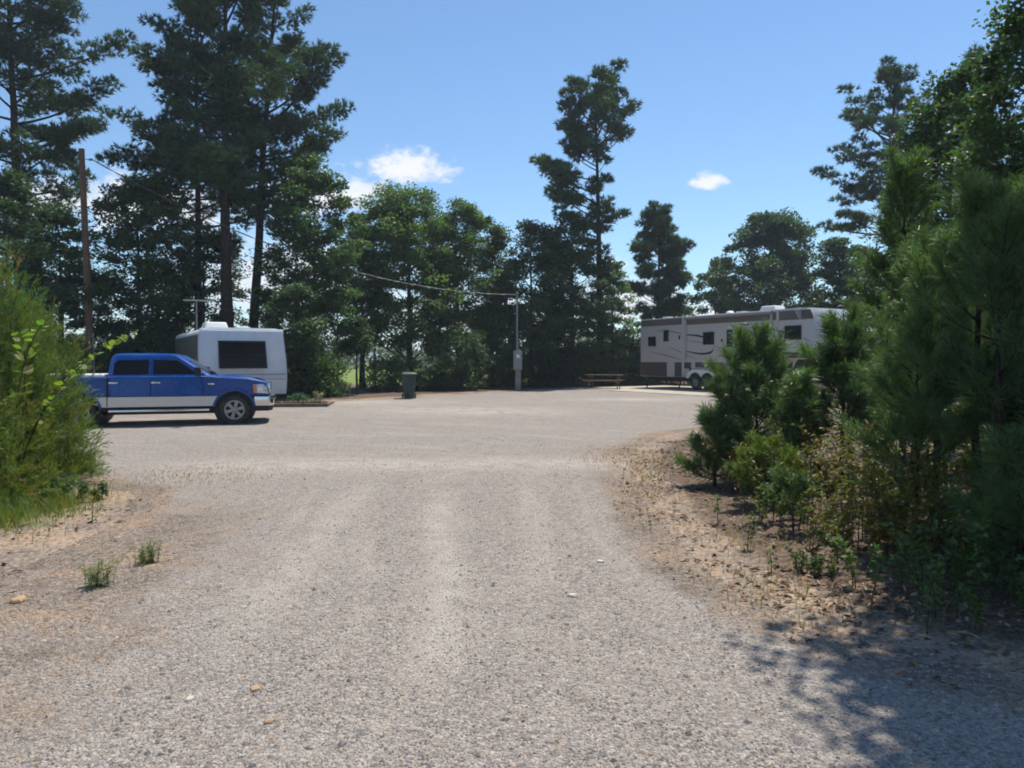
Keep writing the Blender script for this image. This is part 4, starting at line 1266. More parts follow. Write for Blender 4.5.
# ---- tall pines ------------------------------------------------------------
def pine_tree(seed, H, cb, rad, nb, r0=.2, lean=(0, 0), need=10, nl=.27, nw=.05, extra=(), dens=1.0, skew=(0, 0), lowdead=6, pad=.34, thick=.58):
    """rad(f): limb length at crown fraction f (0 base .. 1 top); extra: (height, azimuth, length) big limbs.
    Needles sit in rounded clumps spread over the outer part of every limb."""
    r = np.random.default_rng(seed)
    wood, fol = Geo(), Geo()
    n = 14; t = np.linspace(0, 1, n)
    wx = np.cumsum(r.normal(0, .035, n)) * H * .03; wy = np.cumsum(r.normal(0, .035, n)) * H * .03
    trunk = np.stack([lean[0] * t ** 1.2 + wx - wx[0], lean[1] * t ** 1.2 + wy - wy[0], H * t * .985 - .25 * (t == 0)], 1)
    add_tube(wood, trunk, r0 * (1 - .86 * t) * (1 + .25 * np.exp(-t * 25)), 9)

    def tp(z):
        f = np.clip(z / (H * .985), 0, 1); return np.array([np.interp(f, t, trunk[:, 0]), np.interp(f, t, trunk[:, 1]), z])
    br = []
    for i in range(nb):
        f = ((i + r.random()) / nb)
        z = H * (cb + (1 - cb) * f * .985)
        az = i * 2.399 + r.normal(0, .5)
        if r.random() < .16: continue
        L = rad(f) * r.uniform(.4, 1.25) + .2
        L *= 1 + skew[0] * math.cos(az) + skew[1] * math.sin(az)
        br.append((z, az, max(L, .35), f))
    for (z, az, L) in extra:
        br.append((z, az, L, (z / H - cb) / (1 - cb)))
    PC, PR, PB, PH = [], [], [], []
    up = np.array([0, 0, 1.])
    for (z, az, L, f) in br:
        p0 = tp(z)
        el = R(4 + 44 * max(0, f) ** 1.4) + r.normal(0, .22)
        h = np.array([math.cos(az), math.sin(az), 0])
        p1 = p0 + (h * math.cos(el) + up * math.sin(el)) * L * .55
        p2 = p0 + h * L * math.cos(el) * r.uniform(.9, 1.0) + up * (math.sin(el) * L + L * r.uniform(.05, .30))
        path = bezier(p0, p1, p2, 7)
        add_tube(wood, path, np.linspace(.016 + .013 * L, .008, 7), 4, caps=False)
        shade = r.uniform(.75, 1.22)
        npad = max(2, int(round((1.2 + L * 1.7) * dens)))
        for k in range(npad):
            q = .40 + .60 * (k + r.random()) / npad if k < npad - 1 else 1.0
            i0 = q * 6; a = int(min(5, i0)); b0 = path[a] + (path[a + 1] - path[a]) * (i0 - a)
            tg = unit(path[a + 1] - path[a]); sd = np.cross(tg, up) * (1 if k % 2 else -1)
            off = sd * (.30 * L * (1.2 - q)) * r.uniform(.2, 1.1) + up * r.uniform(-.12, .36) + tg * r.uniform(-.1, .2)
            if k == npad - 1: off *= .2
            c = b0 + off
            if np.linalg.norm(off) > .3: add_tube(wood, np.stack([b0, c]), np.array([.012, .006]), 3, caps=False)
            PC.append(c); PR.append(pad * r.uniform(.7, 1.35) * (.8 + .12 * min(L, 4))); PB.append(shade * r.uniform(.8, 1.2)); PH.append(h)
    for q in np.linspace(.93, 1, 4): PC.append(tp(H * q)); PR.append(pad * .7); PB.append(1.0); PH.append(np.zeros(3))
    for i in range(lowdead):
        z = H * cb * r.uniform(.45, 1); az = r.uniform(0, 6.28); L = r.uniform(.5, 1.6); p0 = tp(z); h = np.array([math.cos(az), math.sin(az), r.uniform(-.2, .15)])
        add_tube(wood, np.stack([p0, p0 + h * L * .6, p0 + h * L + [0, 0, .06]]), np.array([.03, .02, .006]), 4, caps=False)
    PC = np.array(PC); PR = np.array(PR); PB = np.array(PB); PH = np.array(PH)
    cnt = np.maximum(8, (40 * (PR / .5) ** 2).astype(int)); idx = np.repeat(np.arange(len(PC)), cnt); m = len(idx)
    o = rand_unit(r, m) * (r.random((m, 1)) ** .45)
    P = PC[idx] + o * PR[idx][:, None] * np.array([1.1, 1.1, thick])
    D = unit(o * np.array([1, 1, .8]) + up * .45 + PH[idx] * .3)
    T = (PB[idx] * r.uniform(.85, 1.15, m))[:, None] * np.stack([r.uniform(.9, 1.15, m), np.ones(m), r.uniform(.85, 1.1, m)], 1)
    needle_fans(fol, P, D, need, nl, nw, r, .8, T)
    return wood, fol


def put_tree(name, label, cat, x, y, geos, wood_m, leaf_m, rz=0.0, group=None, z=None, crown='crown', trunk='trunk'):
    t_ = thing(name, label, cat, (x, y, (gzf(x, y) if z is None else z)), rz, group)
    geos[0].build(trunk, M[wood_m], t_, True)
    geos[1].build(crown, M[leaf_m], t_)
    return t_


# ---- broadleaf trees ---------------------------------------------------------
def broadleaf(seed, H, W, cb=.25, ncl=150, per=150, leaf=.15, r0=.16, lobes=5, fork=.35, flatten=.62, irregular=.35, droop=0.0):
    """H height, W crown width; clusters of leaves sit on the ends of forked limbs inside an uneven lobed envelope"""
    r = np.random.default_rng(seed)
    wood, fol = Geo(), Geo()
    cz0, cz1 = H * cb, H * .985
    la_ = r.uniform(0, 6.28, 4)
    C = []
    while len(C) < ncl:
        f = r.beta(1.15, 1.15); az = r.uniform(0, 6.28)
        prof = math.sin(math.pi * (.14 + .80 * f)) ** .6 if f < .5 else math.sin(math.pi * (.5 + .44 * (f - .5) / .5)) ** .75
        lob = 1 + irregular * (.45 * math.sin(2 * az + la_[0] + 3 * f) + .35 * math.sin(3 * az + la_[1] - 5 * f) + .35 * math.sin(9 * f + la_[2] + az))
        rr = r.random() ** .5 * prof * lob * W / 2
        C.append((math.cos(az) * rr, math.sin(az) * rr, cz0 + (cz1 - cz0) * f - .06 * (cz1 - cz0) * (rr / (W / 2)) ** 2))
    C = np.array(C)
    tz = np.linspace(0, 1, 9)
    wob_ = np.cumsum(r.normal(0, .06, (9, 2)), 0) * H * .04; wob_[0] = 0
    trunk = np.stack([wob_[:, 0], wob_[:, 1], tz * H * .86 - .25 * (tz == 0)], 1)
    add_tube(wood, trunk, r0 * (1 - .88 * tz) * (1 + .3 * np.exp(-tz * 20)), 9)
    # limbs: group clusters by direction and attach each group to the trunk
    nl = max(7, ncl // 9)
    hubs = C[r.choice(ncl, nl, False)]
    own = np.argmin(((C[:, None] - hubs[None]) ** 2).sum(-1), 1)
    for i, hb in enumerate(hubs):
        zz = np.clip(hb[2] - np.hypot(hb[0], hb[1]) * r.uniform(.5, 1.0), H * cb * .6, H * .8)
        f = zz / (H * .86)
        p0 = np.array([np.interp(f, tz, trunk[:, 0]), np.interp(f, tz, trunk[:, 1]), zz])
        mid = (p0 + hb) / 2 + np.array([0, 0, -.08 * np.linalg.norm(hb - p0)]) + r.normal(0, .12, 3)
        pth = bezier(p0, mid, hb, 6)
        add_tube(wood, pth, np.linspace(r0 * .34 * (1 - f * .6), .015, 6), 5, caps=False)
        for c_ in C[own == i]:
            if np.linalg.norm(c_ - hb) > .2:
                s0 = pth[4]
                add_tube(wood, bezier(s0, (s0 + c_) / 2 + r.normal(0, .08, 3), c_, 4), np.linspace(.016, .006, 4), 3, caps=False)
    P, T = [], []
    for c_ in C:
        n = int(per * r.uniform(.6, 1.4)); s = r.uniform(.36, .78) * (W / 5) ** .45
        q = rand_unit(r, n) * (r.random((n, 1)) ** .5) * s * np.array([1.15, 1.15, flatten])
        q[:, 2] -= droop * (q[:, 0] ** 2 + q[:, 1] ** 2)
        P.append(c_ + q); T.append(np.full(n, r.uniform(.72, 1.28)))
    P = np.concatenate(P); T = np.concatenate(T)
    tint = T[:, None] * np.stack([r.uniform(.85, 1.2, len(T)), np.ones(len(T)), r.uniform(.8, 1.1, len(T))], 1)
    leaf_quads(fol, P, leaf, r, tint)
    return wood, fol


# ---- young long-needled pines close to the camera -------------------------------
def sapling_pine(seed, H, W, cb=.05, whorl=.34, nb=5, r0=.03, nl=.17, nw=.009, per_m=150, taper=.85, lean=(0, 0), fill=1.0):
    r = np.random.default_rng(seed)
    wood, fol = Geo(), Geo()
    t = np.linspace(0, 1, 10)
    trunk = np.stack([lean[0] * t + r.normal(0, .01, 10) * H * .3, lean[1] * t + r.normal(0, .01, 10) * H * .3, H * t - .12 * (t == 0)], 1)
    add_tube(wood, trunk, r0 * (1 - .85 * t), 7)
    S = []

    def tp(z):
        f = z / H; return np.array([np.interp(f, t, trunk[:, 0]), np.interp(f, t, trunk[:, 1]), z])
    z = H * cb + .1
    up = np.array([0, 0, 1.])
    while z < H * .97:
        f = z / H
        R_ = W / 2 * ((1 - f) ** taper * 1.05 + .06)
        if f < .25: R_ *= .75 + f
        k = nb + int(r.integers(-1, 2)); a0 = r.uniform(0, 6.28)
        for i in range(k):
            az = a0 + i * 6.28 / k + r.normal(0, .25)
            L = max(.18, R_ * r.uniform(.6, 1.2))
            el = R(12 + 45 * f ** 1.5) + r.normal(0, .15)
            h = np.array([math.cos(az), math.sin(az), 0])
            p0 = tp(z + r.normal(0, .05))
            p2 = p0 + h * L * math.cos(el) + up * L * (math.sin(el) + .22)
            path = bezier(p0, p0 + (h * math.cos(el) + up * math.sin(el) * .6) * L * .5, p2, 6)
            add_tube(wood, path, np.linspace(.006 + .006 * L, .003, 6), 4, caps=False)
            lo = .25 if L > .5 else .1
            for q in range(5):
                if (q + 1) / 5 > lo: S.append((path[q], path[q + 1]))
            ns = int(3 + L * 8 * fill)
            for j in range(ns):
                q = .3 + .65 * (j + r.random()) / ns; i0 = q * 5; a = int(min(4, i0)); b0 = path[a] + (path[a + 1] - path[a]) * (i0 - a)
                tg = unit(path[a + 1] - path[a]); sd = np.cross(tg, up) * (1 if j % 2 else -1)
                ln = (.34 * L * (1.15 - q) + .12) * r.uniform(.7, 1.2)
                e0 = b0 + unit(tg * .8 + sd * r.uniform(.5, .9) + up * r.uniform(.1, .6)) * ln
                add_tube(wood, np.stack([b0, e0]), np.array([.004, .0025]), 3, caps=False)
                S.append((b0 + (e0 - b0) * .25, e0))
        z += whorl * r.uniform(.7, 1.15) * (1.1 - .45 * f)
    S.append((tp(H * .93), tp(H)))
    A = np.array([s[0] for s in S]); B = np.array([s[1] for s in S]); ln = np.linalg.norm(B - A, axis=1)
    tint_s = r.uniform(.75, 1.25, len(S))
    cnt = np.maximum(6, (ln * per_m).astype(int)); idx = np.repeat(np.arange(len(S)), cnt)
    q = r.random(len(idx)) ** .8
    P = A[idx] + (B - A)[idx] * q[:, None]; ax = unit(B - A)[idx]
    D = unit(ax * .9 + rand_unit(r, len(idx)) * .85 + up * .12)
    T = tint_s[idx][:, None] * np.stack([r.uniform(.85, 1.2, len(idx)), np.ones(len(idx)), r.uniform(.8, 1.1, len(idx))], 1)
    L = nl * r.uniform(.6, 1.15, (len(idx), 1))
    s = unit(np.cross(D, rand_unit(r, len(idx)))) * nw * .5
    bend = P + D * L * .6 + np.array([0, 0, -.0]); tip = P + D * L + np.array([0, 0, -.03]) * L / .16
    V = np.stack([P - s, P + s, bend + s * .8, bend - s * .8, tip], 1)
    i = np.arange(len(idx)) * 5
    fol.add(V.reshape(-1, 3), np.stack([i, i + 1, i + 2, i + 3], 1), np.repeat(T, 5, 0))
    fol.t.append(np.stack([i + 3, i + 2, i + 4], 1) + (fol.n - 5 * len(idx)))
    return wood, fol


# ---- leafy stems (brush, vines, weeds) --------------------------------------------
def leafy_stems(seed, n, H, spread, leaf=.05, per=70, lean=.35, r0=.005, aspect=.62, tint=((.8, 1.4), (.8, 1.2), (.6, 1.1)), top=0.25, side=0):
    r = np.random.default_rng(seed)
    wood, fol = Geo(), Geo()
    for i in range(n):
        b = r.normal(0, spread, 2); h = H * r.uniform(.5, 1.1); az = r.uniform(0, 6.28); l = abs(r.normal(0, lean)) * h
        p0 = np.array([b[0], b[1], -.03]); p2 = np.array([b[0] + math.cos(az) * l, b[1] + math.sin(az) * l, h])
        path = bezier(p0, np.array([b[0], b[1], h * .65]), p2, 7)
        add_tube(wood, path, np.linspace(r0, r0 * .35, 7), 4, caps=False)
        m = int(per * r.uniform(.6, 1.3)); q = top + (1 - top) * r.random(m); i0 = q * 6; a = np.minimum(5, i0.astype(int))
        P = path[a] + (path[a + 1] - path[a]) * (i0 - a)[:, None]
        off = rand_unit(r, m); off[:, 2] *= .4; P = P + off * (leaf * .7 + .10 * h * r.random((m, 1)) * (1 - q[:, None] * .5) * (1 + side))
        sh = r.uniform(.8, 1.2)
        T = sh * np.stack([r.uniform(*tint[0], m), r.uniform(*tint[1], m), r.uniform(*tint[2], m)], 1)
        leaf_quads(fol, P, leaf, r, T, None, .6, aspect)
    return wood, fol


TAU = 2 * math.pi
# ================= tall pines
ptop = lambda px, py, d: (at(px, d), d, hz(py, d) - .22)

x, y, H = ptop(22, -75, 35)
put_tree('pine_tree', 'tall pine at the far left edge with wide layered limbs, top out of frame', 'pine tree', x, y,
         pine_tree(11, H, .40, lambda f: 4.0 * (1 - f) ** .7 + .5, 84, .30, (-.3, 0), extra=[(16.6, .05, 5.0), (14.4, .15, 5.0), (12.4, 0, 4.6), (13.3, -.5, 4.2), (11.4, -.2, 3.8), (18.2, .2, 4.0)]), 'pine_bark', 'pine')
x, y, H = ptop(228, -62, 34)
put_tree('pine_tree', 'tallest pine of the dense cluster behind the camper, with a thick straight trunk', 'pine tree', x, y,
         pine_tree(23, H, .42, lambda f: 3.6 * (1 - f) ** .5 + .5, 80, .31, (.15, 0), dens=1.0, extra=[(14.5, 3.2, 4.0), (13.0, 3.0, 4.2), (16.5, 3.3, 3.6), (11.5, 3.25, 3.6)]), 'pine_bark', 'pine')
x, y, H = ptop(262, -20, 36)
put_tree('pine_tree', 'pine leaning right of the tallest one, one long limb reaching out right', 'pine tree', x - .5, y,
         pine_tree(37, H, .42, lambda f: 3.0 * (1 - f) ** .6 + .5, 70, .27, (1.4, 0), dens=1.0, extra=[(13.2, .1, 4.1), (12.2, -.2, 4.2), (11.2, .0, 3.6), (12.6, .4, 3.8), (15.0, 0, 3.2)]), 'pine_bark', 'pine')
x, y, H = ptop(198, 6, 35.5)
put_tree('pine_tree', 'slimmer pine at the left side of the cluster behind the camper aerial', 'pine tree', x, y,
         pine_tree(41, H, .36, lambda f: 3.0 * (1 - f) ** .7 + .5, 58, .22, (.2, 0), extra=[(11, 3.2, 3.2), (9.6, 3.0, 3.2)]), 'pine_bark', 'pine')
x, y, H = ptop(597, 98, 45)
put_tree('pine_tree', 'tall solitary pine with an open irregular crown rising above the middle of the tree line', 'pine tree', x + .3, y,
         pine_tree(58, H, .38, lambda f: (2.3 * math.sin(math.pi * min(1, max(0, (f - .50) / .62))) ** .5 if f > .56 else .45), 52, .26, (-.35, 0), pad=.40, dens=.85, nl=.32, nw=.06,
                   extra=[(15.2, 3.1, 2.3), (14.2, 3.3, 2.2), (13.6, 2.9, 2.0), (12.2, 3.1, 2.6), (11.4, 3.3, 3.6), (10.8, 3.0, 3.9), (10.4, 2.8, 3.0), (9.9, 3.3, 3.2), (13.0, 3.2, 2.2), (17.4, .1, 2.0), (15.8, -.1, 1.9), (14.0, .2, 1.9), (9.6, .0, 1.6), (8.8, 3.4, 2.8)]), 'pine_bark', 'pine')
x, y, H = ptop(657, 218, 50)
put_tree('pine_tree', 'small rounded pine standing alone just behind the rear of the long trailer', 'pine tree', x, y,
         pine_tree(63, H, .36, lambda f: 1.9 * math.sin(math.pi * min(1, .32 + f * .62)) ** .7, 52, .19, (0, 0), pad=.42, nl=.32, nw=.06), 'pine_bark', 'pine')
x, y, H = ptop(888, 88, 42)
put_tree('pine_tree', 'tall pine with drooping tiers of limbs behind the front of the long trailer', 'pine tree', x, y,
         pine_tree(71, H, .30, lambda f: 3.3 * math.sin(math.pi * min(1, .28 + f * .66)) ** .8 + .1, 84, .25, (.1, 0), nl=.30, nw=.05, skew=(-.15, 0), thick=.30, pad=.29), 'pine_bark', 'pine')
x, y, H = ptop(985, 60, 26)
put_tree('pine_tree', 'slender pine poking up through the oaks at the right edge', 'pine tree', x, y,
         pine_tree(77, H, .35, lambda f: 1.4 * (1 - f) ** .6 + .3, 40, .15, (0, 0), pad=.36, nl=.24, nw=.04), 'pine_bark', 'pine')

# ================= broadleaf trees of the far belt
def bl(label, px, py, d, wpx, seed, cb=.2, ncl=150, per=150, leaf=.175, mat='leaf', r0=.16, name='broadleaf_tree', group=None, **kw):
    x, y, H = ptop(px, py, d)
    W = wpx / FPX * d
    return put_tree(name, label, 'tree', x, y, broadleaf(seed, H, W, cb, ncl, per, leaf, r0, **kw), 'oak_bark', mat, seed * 1.3)


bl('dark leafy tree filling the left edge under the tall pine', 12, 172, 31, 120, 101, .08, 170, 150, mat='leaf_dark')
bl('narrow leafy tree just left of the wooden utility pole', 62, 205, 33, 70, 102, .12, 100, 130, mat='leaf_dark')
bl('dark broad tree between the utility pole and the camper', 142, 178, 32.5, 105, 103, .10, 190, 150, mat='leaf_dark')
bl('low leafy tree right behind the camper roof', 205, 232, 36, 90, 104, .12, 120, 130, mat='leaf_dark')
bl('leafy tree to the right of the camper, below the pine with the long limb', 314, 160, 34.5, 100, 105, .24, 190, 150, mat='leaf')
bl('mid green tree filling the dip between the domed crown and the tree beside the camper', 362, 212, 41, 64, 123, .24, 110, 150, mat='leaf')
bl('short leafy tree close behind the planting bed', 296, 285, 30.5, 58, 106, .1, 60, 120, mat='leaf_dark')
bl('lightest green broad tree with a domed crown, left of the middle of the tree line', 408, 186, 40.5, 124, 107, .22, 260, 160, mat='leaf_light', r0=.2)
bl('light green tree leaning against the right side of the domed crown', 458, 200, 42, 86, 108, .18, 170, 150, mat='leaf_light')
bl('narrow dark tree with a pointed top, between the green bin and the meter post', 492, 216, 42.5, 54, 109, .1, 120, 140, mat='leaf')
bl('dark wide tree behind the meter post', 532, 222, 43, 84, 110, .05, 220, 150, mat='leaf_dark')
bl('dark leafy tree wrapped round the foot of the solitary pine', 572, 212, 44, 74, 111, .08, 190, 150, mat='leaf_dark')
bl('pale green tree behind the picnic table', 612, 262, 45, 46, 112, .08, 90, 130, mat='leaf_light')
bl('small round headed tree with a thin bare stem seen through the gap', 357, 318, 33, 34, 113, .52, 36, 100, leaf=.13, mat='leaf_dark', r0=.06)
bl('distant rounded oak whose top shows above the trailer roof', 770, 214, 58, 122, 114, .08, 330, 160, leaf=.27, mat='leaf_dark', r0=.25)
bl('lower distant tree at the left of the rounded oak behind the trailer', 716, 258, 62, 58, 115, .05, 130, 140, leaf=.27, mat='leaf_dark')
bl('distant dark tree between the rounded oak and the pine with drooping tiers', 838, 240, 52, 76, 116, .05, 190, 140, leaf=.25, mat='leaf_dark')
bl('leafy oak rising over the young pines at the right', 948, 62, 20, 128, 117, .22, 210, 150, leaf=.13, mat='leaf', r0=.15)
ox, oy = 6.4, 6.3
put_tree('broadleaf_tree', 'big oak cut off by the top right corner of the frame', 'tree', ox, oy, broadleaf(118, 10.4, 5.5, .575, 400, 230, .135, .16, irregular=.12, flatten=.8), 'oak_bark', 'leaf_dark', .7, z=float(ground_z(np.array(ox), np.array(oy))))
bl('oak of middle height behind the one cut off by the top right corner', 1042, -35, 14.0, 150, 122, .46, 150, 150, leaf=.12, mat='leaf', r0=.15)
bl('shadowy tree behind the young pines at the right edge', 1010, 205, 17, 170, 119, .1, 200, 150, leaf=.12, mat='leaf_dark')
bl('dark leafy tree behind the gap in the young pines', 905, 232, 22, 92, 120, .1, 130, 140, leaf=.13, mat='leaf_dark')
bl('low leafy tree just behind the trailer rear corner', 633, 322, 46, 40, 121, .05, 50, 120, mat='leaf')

# understory along the belt: three meshes, copied
proto = []
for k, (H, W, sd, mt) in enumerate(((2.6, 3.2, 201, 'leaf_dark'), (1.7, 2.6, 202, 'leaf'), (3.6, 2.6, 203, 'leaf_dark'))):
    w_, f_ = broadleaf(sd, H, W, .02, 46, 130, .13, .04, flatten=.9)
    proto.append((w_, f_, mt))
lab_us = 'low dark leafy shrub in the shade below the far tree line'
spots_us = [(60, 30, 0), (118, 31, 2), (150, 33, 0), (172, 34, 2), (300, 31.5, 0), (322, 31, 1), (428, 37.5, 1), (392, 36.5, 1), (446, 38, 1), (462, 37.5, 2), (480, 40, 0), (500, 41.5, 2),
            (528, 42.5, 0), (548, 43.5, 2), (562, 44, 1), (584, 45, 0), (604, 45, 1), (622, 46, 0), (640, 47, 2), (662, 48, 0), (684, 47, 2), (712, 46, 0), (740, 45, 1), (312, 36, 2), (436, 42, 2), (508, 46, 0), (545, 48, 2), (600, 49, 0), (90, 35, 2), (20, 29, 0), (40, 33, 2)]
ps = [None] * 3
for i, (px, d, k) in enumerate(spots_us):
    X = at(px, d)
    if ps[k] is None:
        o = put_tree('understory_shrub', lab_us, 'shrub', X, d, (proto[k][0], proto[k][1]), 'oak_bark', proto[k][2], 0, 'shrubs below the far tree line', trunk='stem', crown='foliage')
        ps[k] = o
    else:
        o = copy_tree(ps[k]); o.location = (X, d, gzf(X, d))
    rr_ = random.Random(i * 7 + 1)
    s = rr_.uniform(.75, 1.2); o.scale = (s * rr_.uniform(.85, 1.2), s, s * rr_.uniform(.75, 1.2)); o.rotation_euler = (0, 0, rr_.uniform(0, 6.28))

# slim bare stems inside the belt (copies of one)
r = np.random.default_rng(5)
w_, f_ = broadleaf(230, 7.5, 2.6, .45, 34, 90, .14, .07)
st0 = None
for i, (px, d) in enumerate(((338, 36), (375, 39), (440, 41), (497, 44), (556, 47), (588, 49), (30, 36), (108, 37), (176, 39), (276, 37))):
    X = at(px, d)
    if st0 is None:
        st0 = put_tree('young_tree', 'thin stemmed young tree standing inside the dark far tree belt', 'tree', X, d, (w_, f_), 'oak_bark', 'leaf_dark', 0, 'thin young trees inside the belt'); o = st0
    else:
        o = copy_tree(st0); o.location = (X, d, gzf(X, d))
    rr_ = random.Random(i + 50); s = rr_.uniform(.8, 1.15); o.scale = (s, s, s * rr_.uniform(.9, 1.15)); o.rotation_euler = (0, 0, rr_.uniform(0, 6.28))

# far woods across the meadow: reads as one mass
g = Geo(); r = np.random.default_rng(9)
n = 46000
a = r.uniform(-.95, .95, n); dd = r.uniform(120, 165, n)
hgt = 4.6 + 1.6 * np.sin(a * 23) + 1.2 * np.sin(a * 61 + 1) + 1.0 * np.sin(a * 133 + 2) + 2.5 * sst(np.abs(a + .1), .35, .8)
z = r.random(n) ** .8 * hgt * r.uniform(.7, 1.05, n)
P = np.stack([a * dd, dd, z + .2], 1)
T = r.uniform(.7, 1.3, (n, 1)) * np.ones((1, 3))
leaf_quads(g, P, .85, r, T)
tag(g.build('far_woods', M['far_leaf']), 'low line of distant woods beyond the sunny meadow', 'woods', kind='stuff')

# ================= right-hand young pines
def yp(label, px, pyt, d, W, seed, mat='young_pine', **kw):
    X = at(px, d); z0 = float(ground_z(np.array(X), np.array(d)))
    H = hz(pyt, d) - z0
    return put_tree('young_pine', label, 'pine tree', X, d, sapling_pine(seed, H, W, **kw), 'pine_bark', mat, seed * .7, z=z0)


yp('bushy young pine nearest the gravel, in front of the long trailer', 757, 340, 10.7, 1.7, 301, taper=.6, nb=6, per_m=185, fill=1.5, whorl=.27, nl=.20)
yp('low spreading pine shoot at the left foot of the bushy young pine', 716, 420, 10.4, .95, 302, nb=6, per_m=230, fill=1.3, whorl=.2)
yp('upright young pine with a visible dark stem below the trailer front', 843, 328, 10.2, 1.5, 303, cb=.30, taper=.5, nb=6, r0=.035, per_m=180, fill=1.3, whorl=.25, nl=.2)
yp('smaller young pine crowded between the bushy one and the upright one', 800, 385, 9.7, .95, 304, taper=.6, per_m=230, fill=1.4, whorl=.24)
yp('dark young pine in the middle of the thicket', 915, 255, 9.2, 1.5, 305, cb=.22, taper=.6, nb=5, fill=1.1, r0=.045, whorl=.36, per_m=170)
yp('tall dark young pine in the thicket with a long bare lower trunk', 978, 205, 7.3, 1.8, 306, nw=.0055, cb=.40, taper=.5, nb=5, r0=.055, whorl=.36, per_m=247, fill=1.35)
yp('tall young pine leaning over the right edge of the frame', 1078, 190, 6.5, 2.2, 307, nw=.0055, cb=.3, taper=.55, nb=5, r0=.055, whorl=.36, per_m=247, fill=1.3)
yp('young pine with low drooping branches at the front of the thicket', 918, 335, 6.9, 1.6, 308, nw=.0055, cb=.36, taper=.55, nb=5, whorl=.3, per_m=277, fill=1.4)
yp('small fresh green pine at the right frame edge', 1022, 450, 5.4, 1.0, 309, nw=.0055, taper=.7, per_m=300, whorl=.22)
yp('knee high yellow green pine seedling at the edge of the dirt', 768, 458, 8.9, 1.0, 310, 'cedar', taper=.5, whorl=.14, nl=.12, per_m=330, fill=1.4)
yp('short pine seedling on a thin bare stem', 795, 486, 7.6, .5, 311, 'young_pine', cb=.38, taper=.6, whorl=.14, nl=.10, per_m=220, r0=.012)
yp('young pine with a sunlit crown behind the dark thicket', 905, 262, 13.5, 1.9, 312, taper=.65, nb=6, per_m=150, fill=1.2)
yp('tall dark pine behind the thicket filling the space beside the oaks', 903, 160, 11.8, 2.2, 313, cb=.22, taper=.5, nb=5, r0=.06, whorl=.42, nl=.19, nw=.013, per_m=120, fill=1.4)
yp('pine in deep shade at the back of the right edge', 1030, 190, 10.5, 2.4, 314, cb=.18, taper=.5, nb=5, r0=.06, whorl=.42, nl=.19, nw=.013, per_m=120, fill=1.4)
yp('short bushy pine in the shade at the foot of the right edge', 1045, 395, 6.4, 1.6, 316, nw=.0055, taper=.6, nb=6, whorl=.24, per_m=255, fill=1.3)

yp('extra young pine just left of the long bare trunk, added to shade the litter', 1000, 225, 6.3, 1.7, 317, nw=.0055, cb=.42, taper=.5, nb=5, r0=.045, whorl=.32, per_m=230, fill=1.1)  # extra pine, added so its crown throws shade on the verge
yp('extra young pine in the thicket behind the drooping one, added to darken it', 938, 240, 8.0, 1.8, 318, nw=.006, cb=.30, taper=.5, nb=5, r0=.045, whorl=.34, per_m=220, fill=1.1)  # extra pine, added for deeper shade in and before the thicket

# brush below them
def brush(label, px, d, seed, n, H, sp, leaf, mat='brush', name='leafy_shrub', cat='shrub', group=None, **kw):
    X = at(px, d); z0 = float(max(ground_z(np.array(X), np.array(d)), gravel_z(np.array(X), np.array(d)) if sdist(np.array(X), np.array(d)) > 0 else -9))
    return put_tree(name, label, cat, X, d, leafy_stems(seed, n, H, sp, leaf, **kw), 'twig', mat, 0, group, z=z0, crown='leaves', trunk='stems')


brush('yellowing leafy briar under the upright young pine', 850, 8.2, 401, 30, .95, .34, .055, tint=((.9, 1.9), (.8, 1.2), (.5, .9)))
brush('low mixed green brush nearest the dirt shoulder, left of the taller stems', 842, 7.1, 413, 26, .55, .30, .045, 'brush')
brush('spindly reddish green stems leaning over the leaf litter', 868, 6.3, 414, 14, .5, .22, .045, 'brush', tint=((1.0, 1.8), (.7, 1.0), (.5, .8)))
brush('green leafy brush at the foot of the middle of the thicket', 890, 7.0, 402, 30, .85, .36, .05)
brush('tall leafy stems below the pine with drooping branches', 925, 6.2, 403, 22, .95, .28, .055, tint=((.8, 1.5), (.8, 1.2), (.6, .9)))
brush('dark green brush at the right frame edge beside the leaf litter', 992, 5.2, 404, 30, .6, .36, .05, 'leaf_light')
brush('brown tinged shrub with small leaves behind the yellow green seedling', 757, 9.7, 405, 24, .66, .26, .045, tint=((1.1, 2.2), (.7, 1.0), (.5, .8)))
brush('pale leafed vine climbing between the two lit young pines', 803, 9.6, 406, 9, 1.35, .12, .06, tint=((.9, 1.4), (.9, 1.3), (.7, 1.1)))
brush('low green weeds around the seedling on the bare stem', 780, 8.2, 407, 20, .38, .30, .04, 'leaf_light')
brush('leafy brush behind the trunk with the long bare stem', 965, 8.8, 408, 26, 1.2, .45, .06)
brush('shaded weeds at the edge of the near gravel shadow', 985, 5.0, 409, 18, .32, .30, .035, 'leaf_light')
brush('sparse dark brush between the tall trunk and the frame edge', 1015, 7.6, 410, 26, 1.3, .4, .06, 'leaf_light')
brush('tiny green sprig growing out of the shaded leaf litter', 812, 6.1, 411, 14, .20, .13, .03, 'leaf_light')
brush('leafy shrub deep in the thicket below the dark young pine', 875, 10.4, 412, 24, 1.2, .4, .065, 'leaf_light')

# two weeds on the gravel at the left
def weed(label, px, py, seed, n, H, sp):
    d = CAM_H * FPX / (py - HOR)
    return brush(label, px, d, seed, n, H, sp, .022, 'grass', 'weed', 'weed', 'weeds on the open gravel', per=60, aspect=.3, lean=.6, top=.05, r0=.0025, tint=((1.0, 1.4), (1.1, 1.4), (1.5, 2.2)))


weed('nearer straggly grey green weed growing in the gravel', 92, 590, 421, 26, .20, .05)
weed('farther upright grey green weed growing in the gravel', 143, 566, 422, 26, .18, .045)

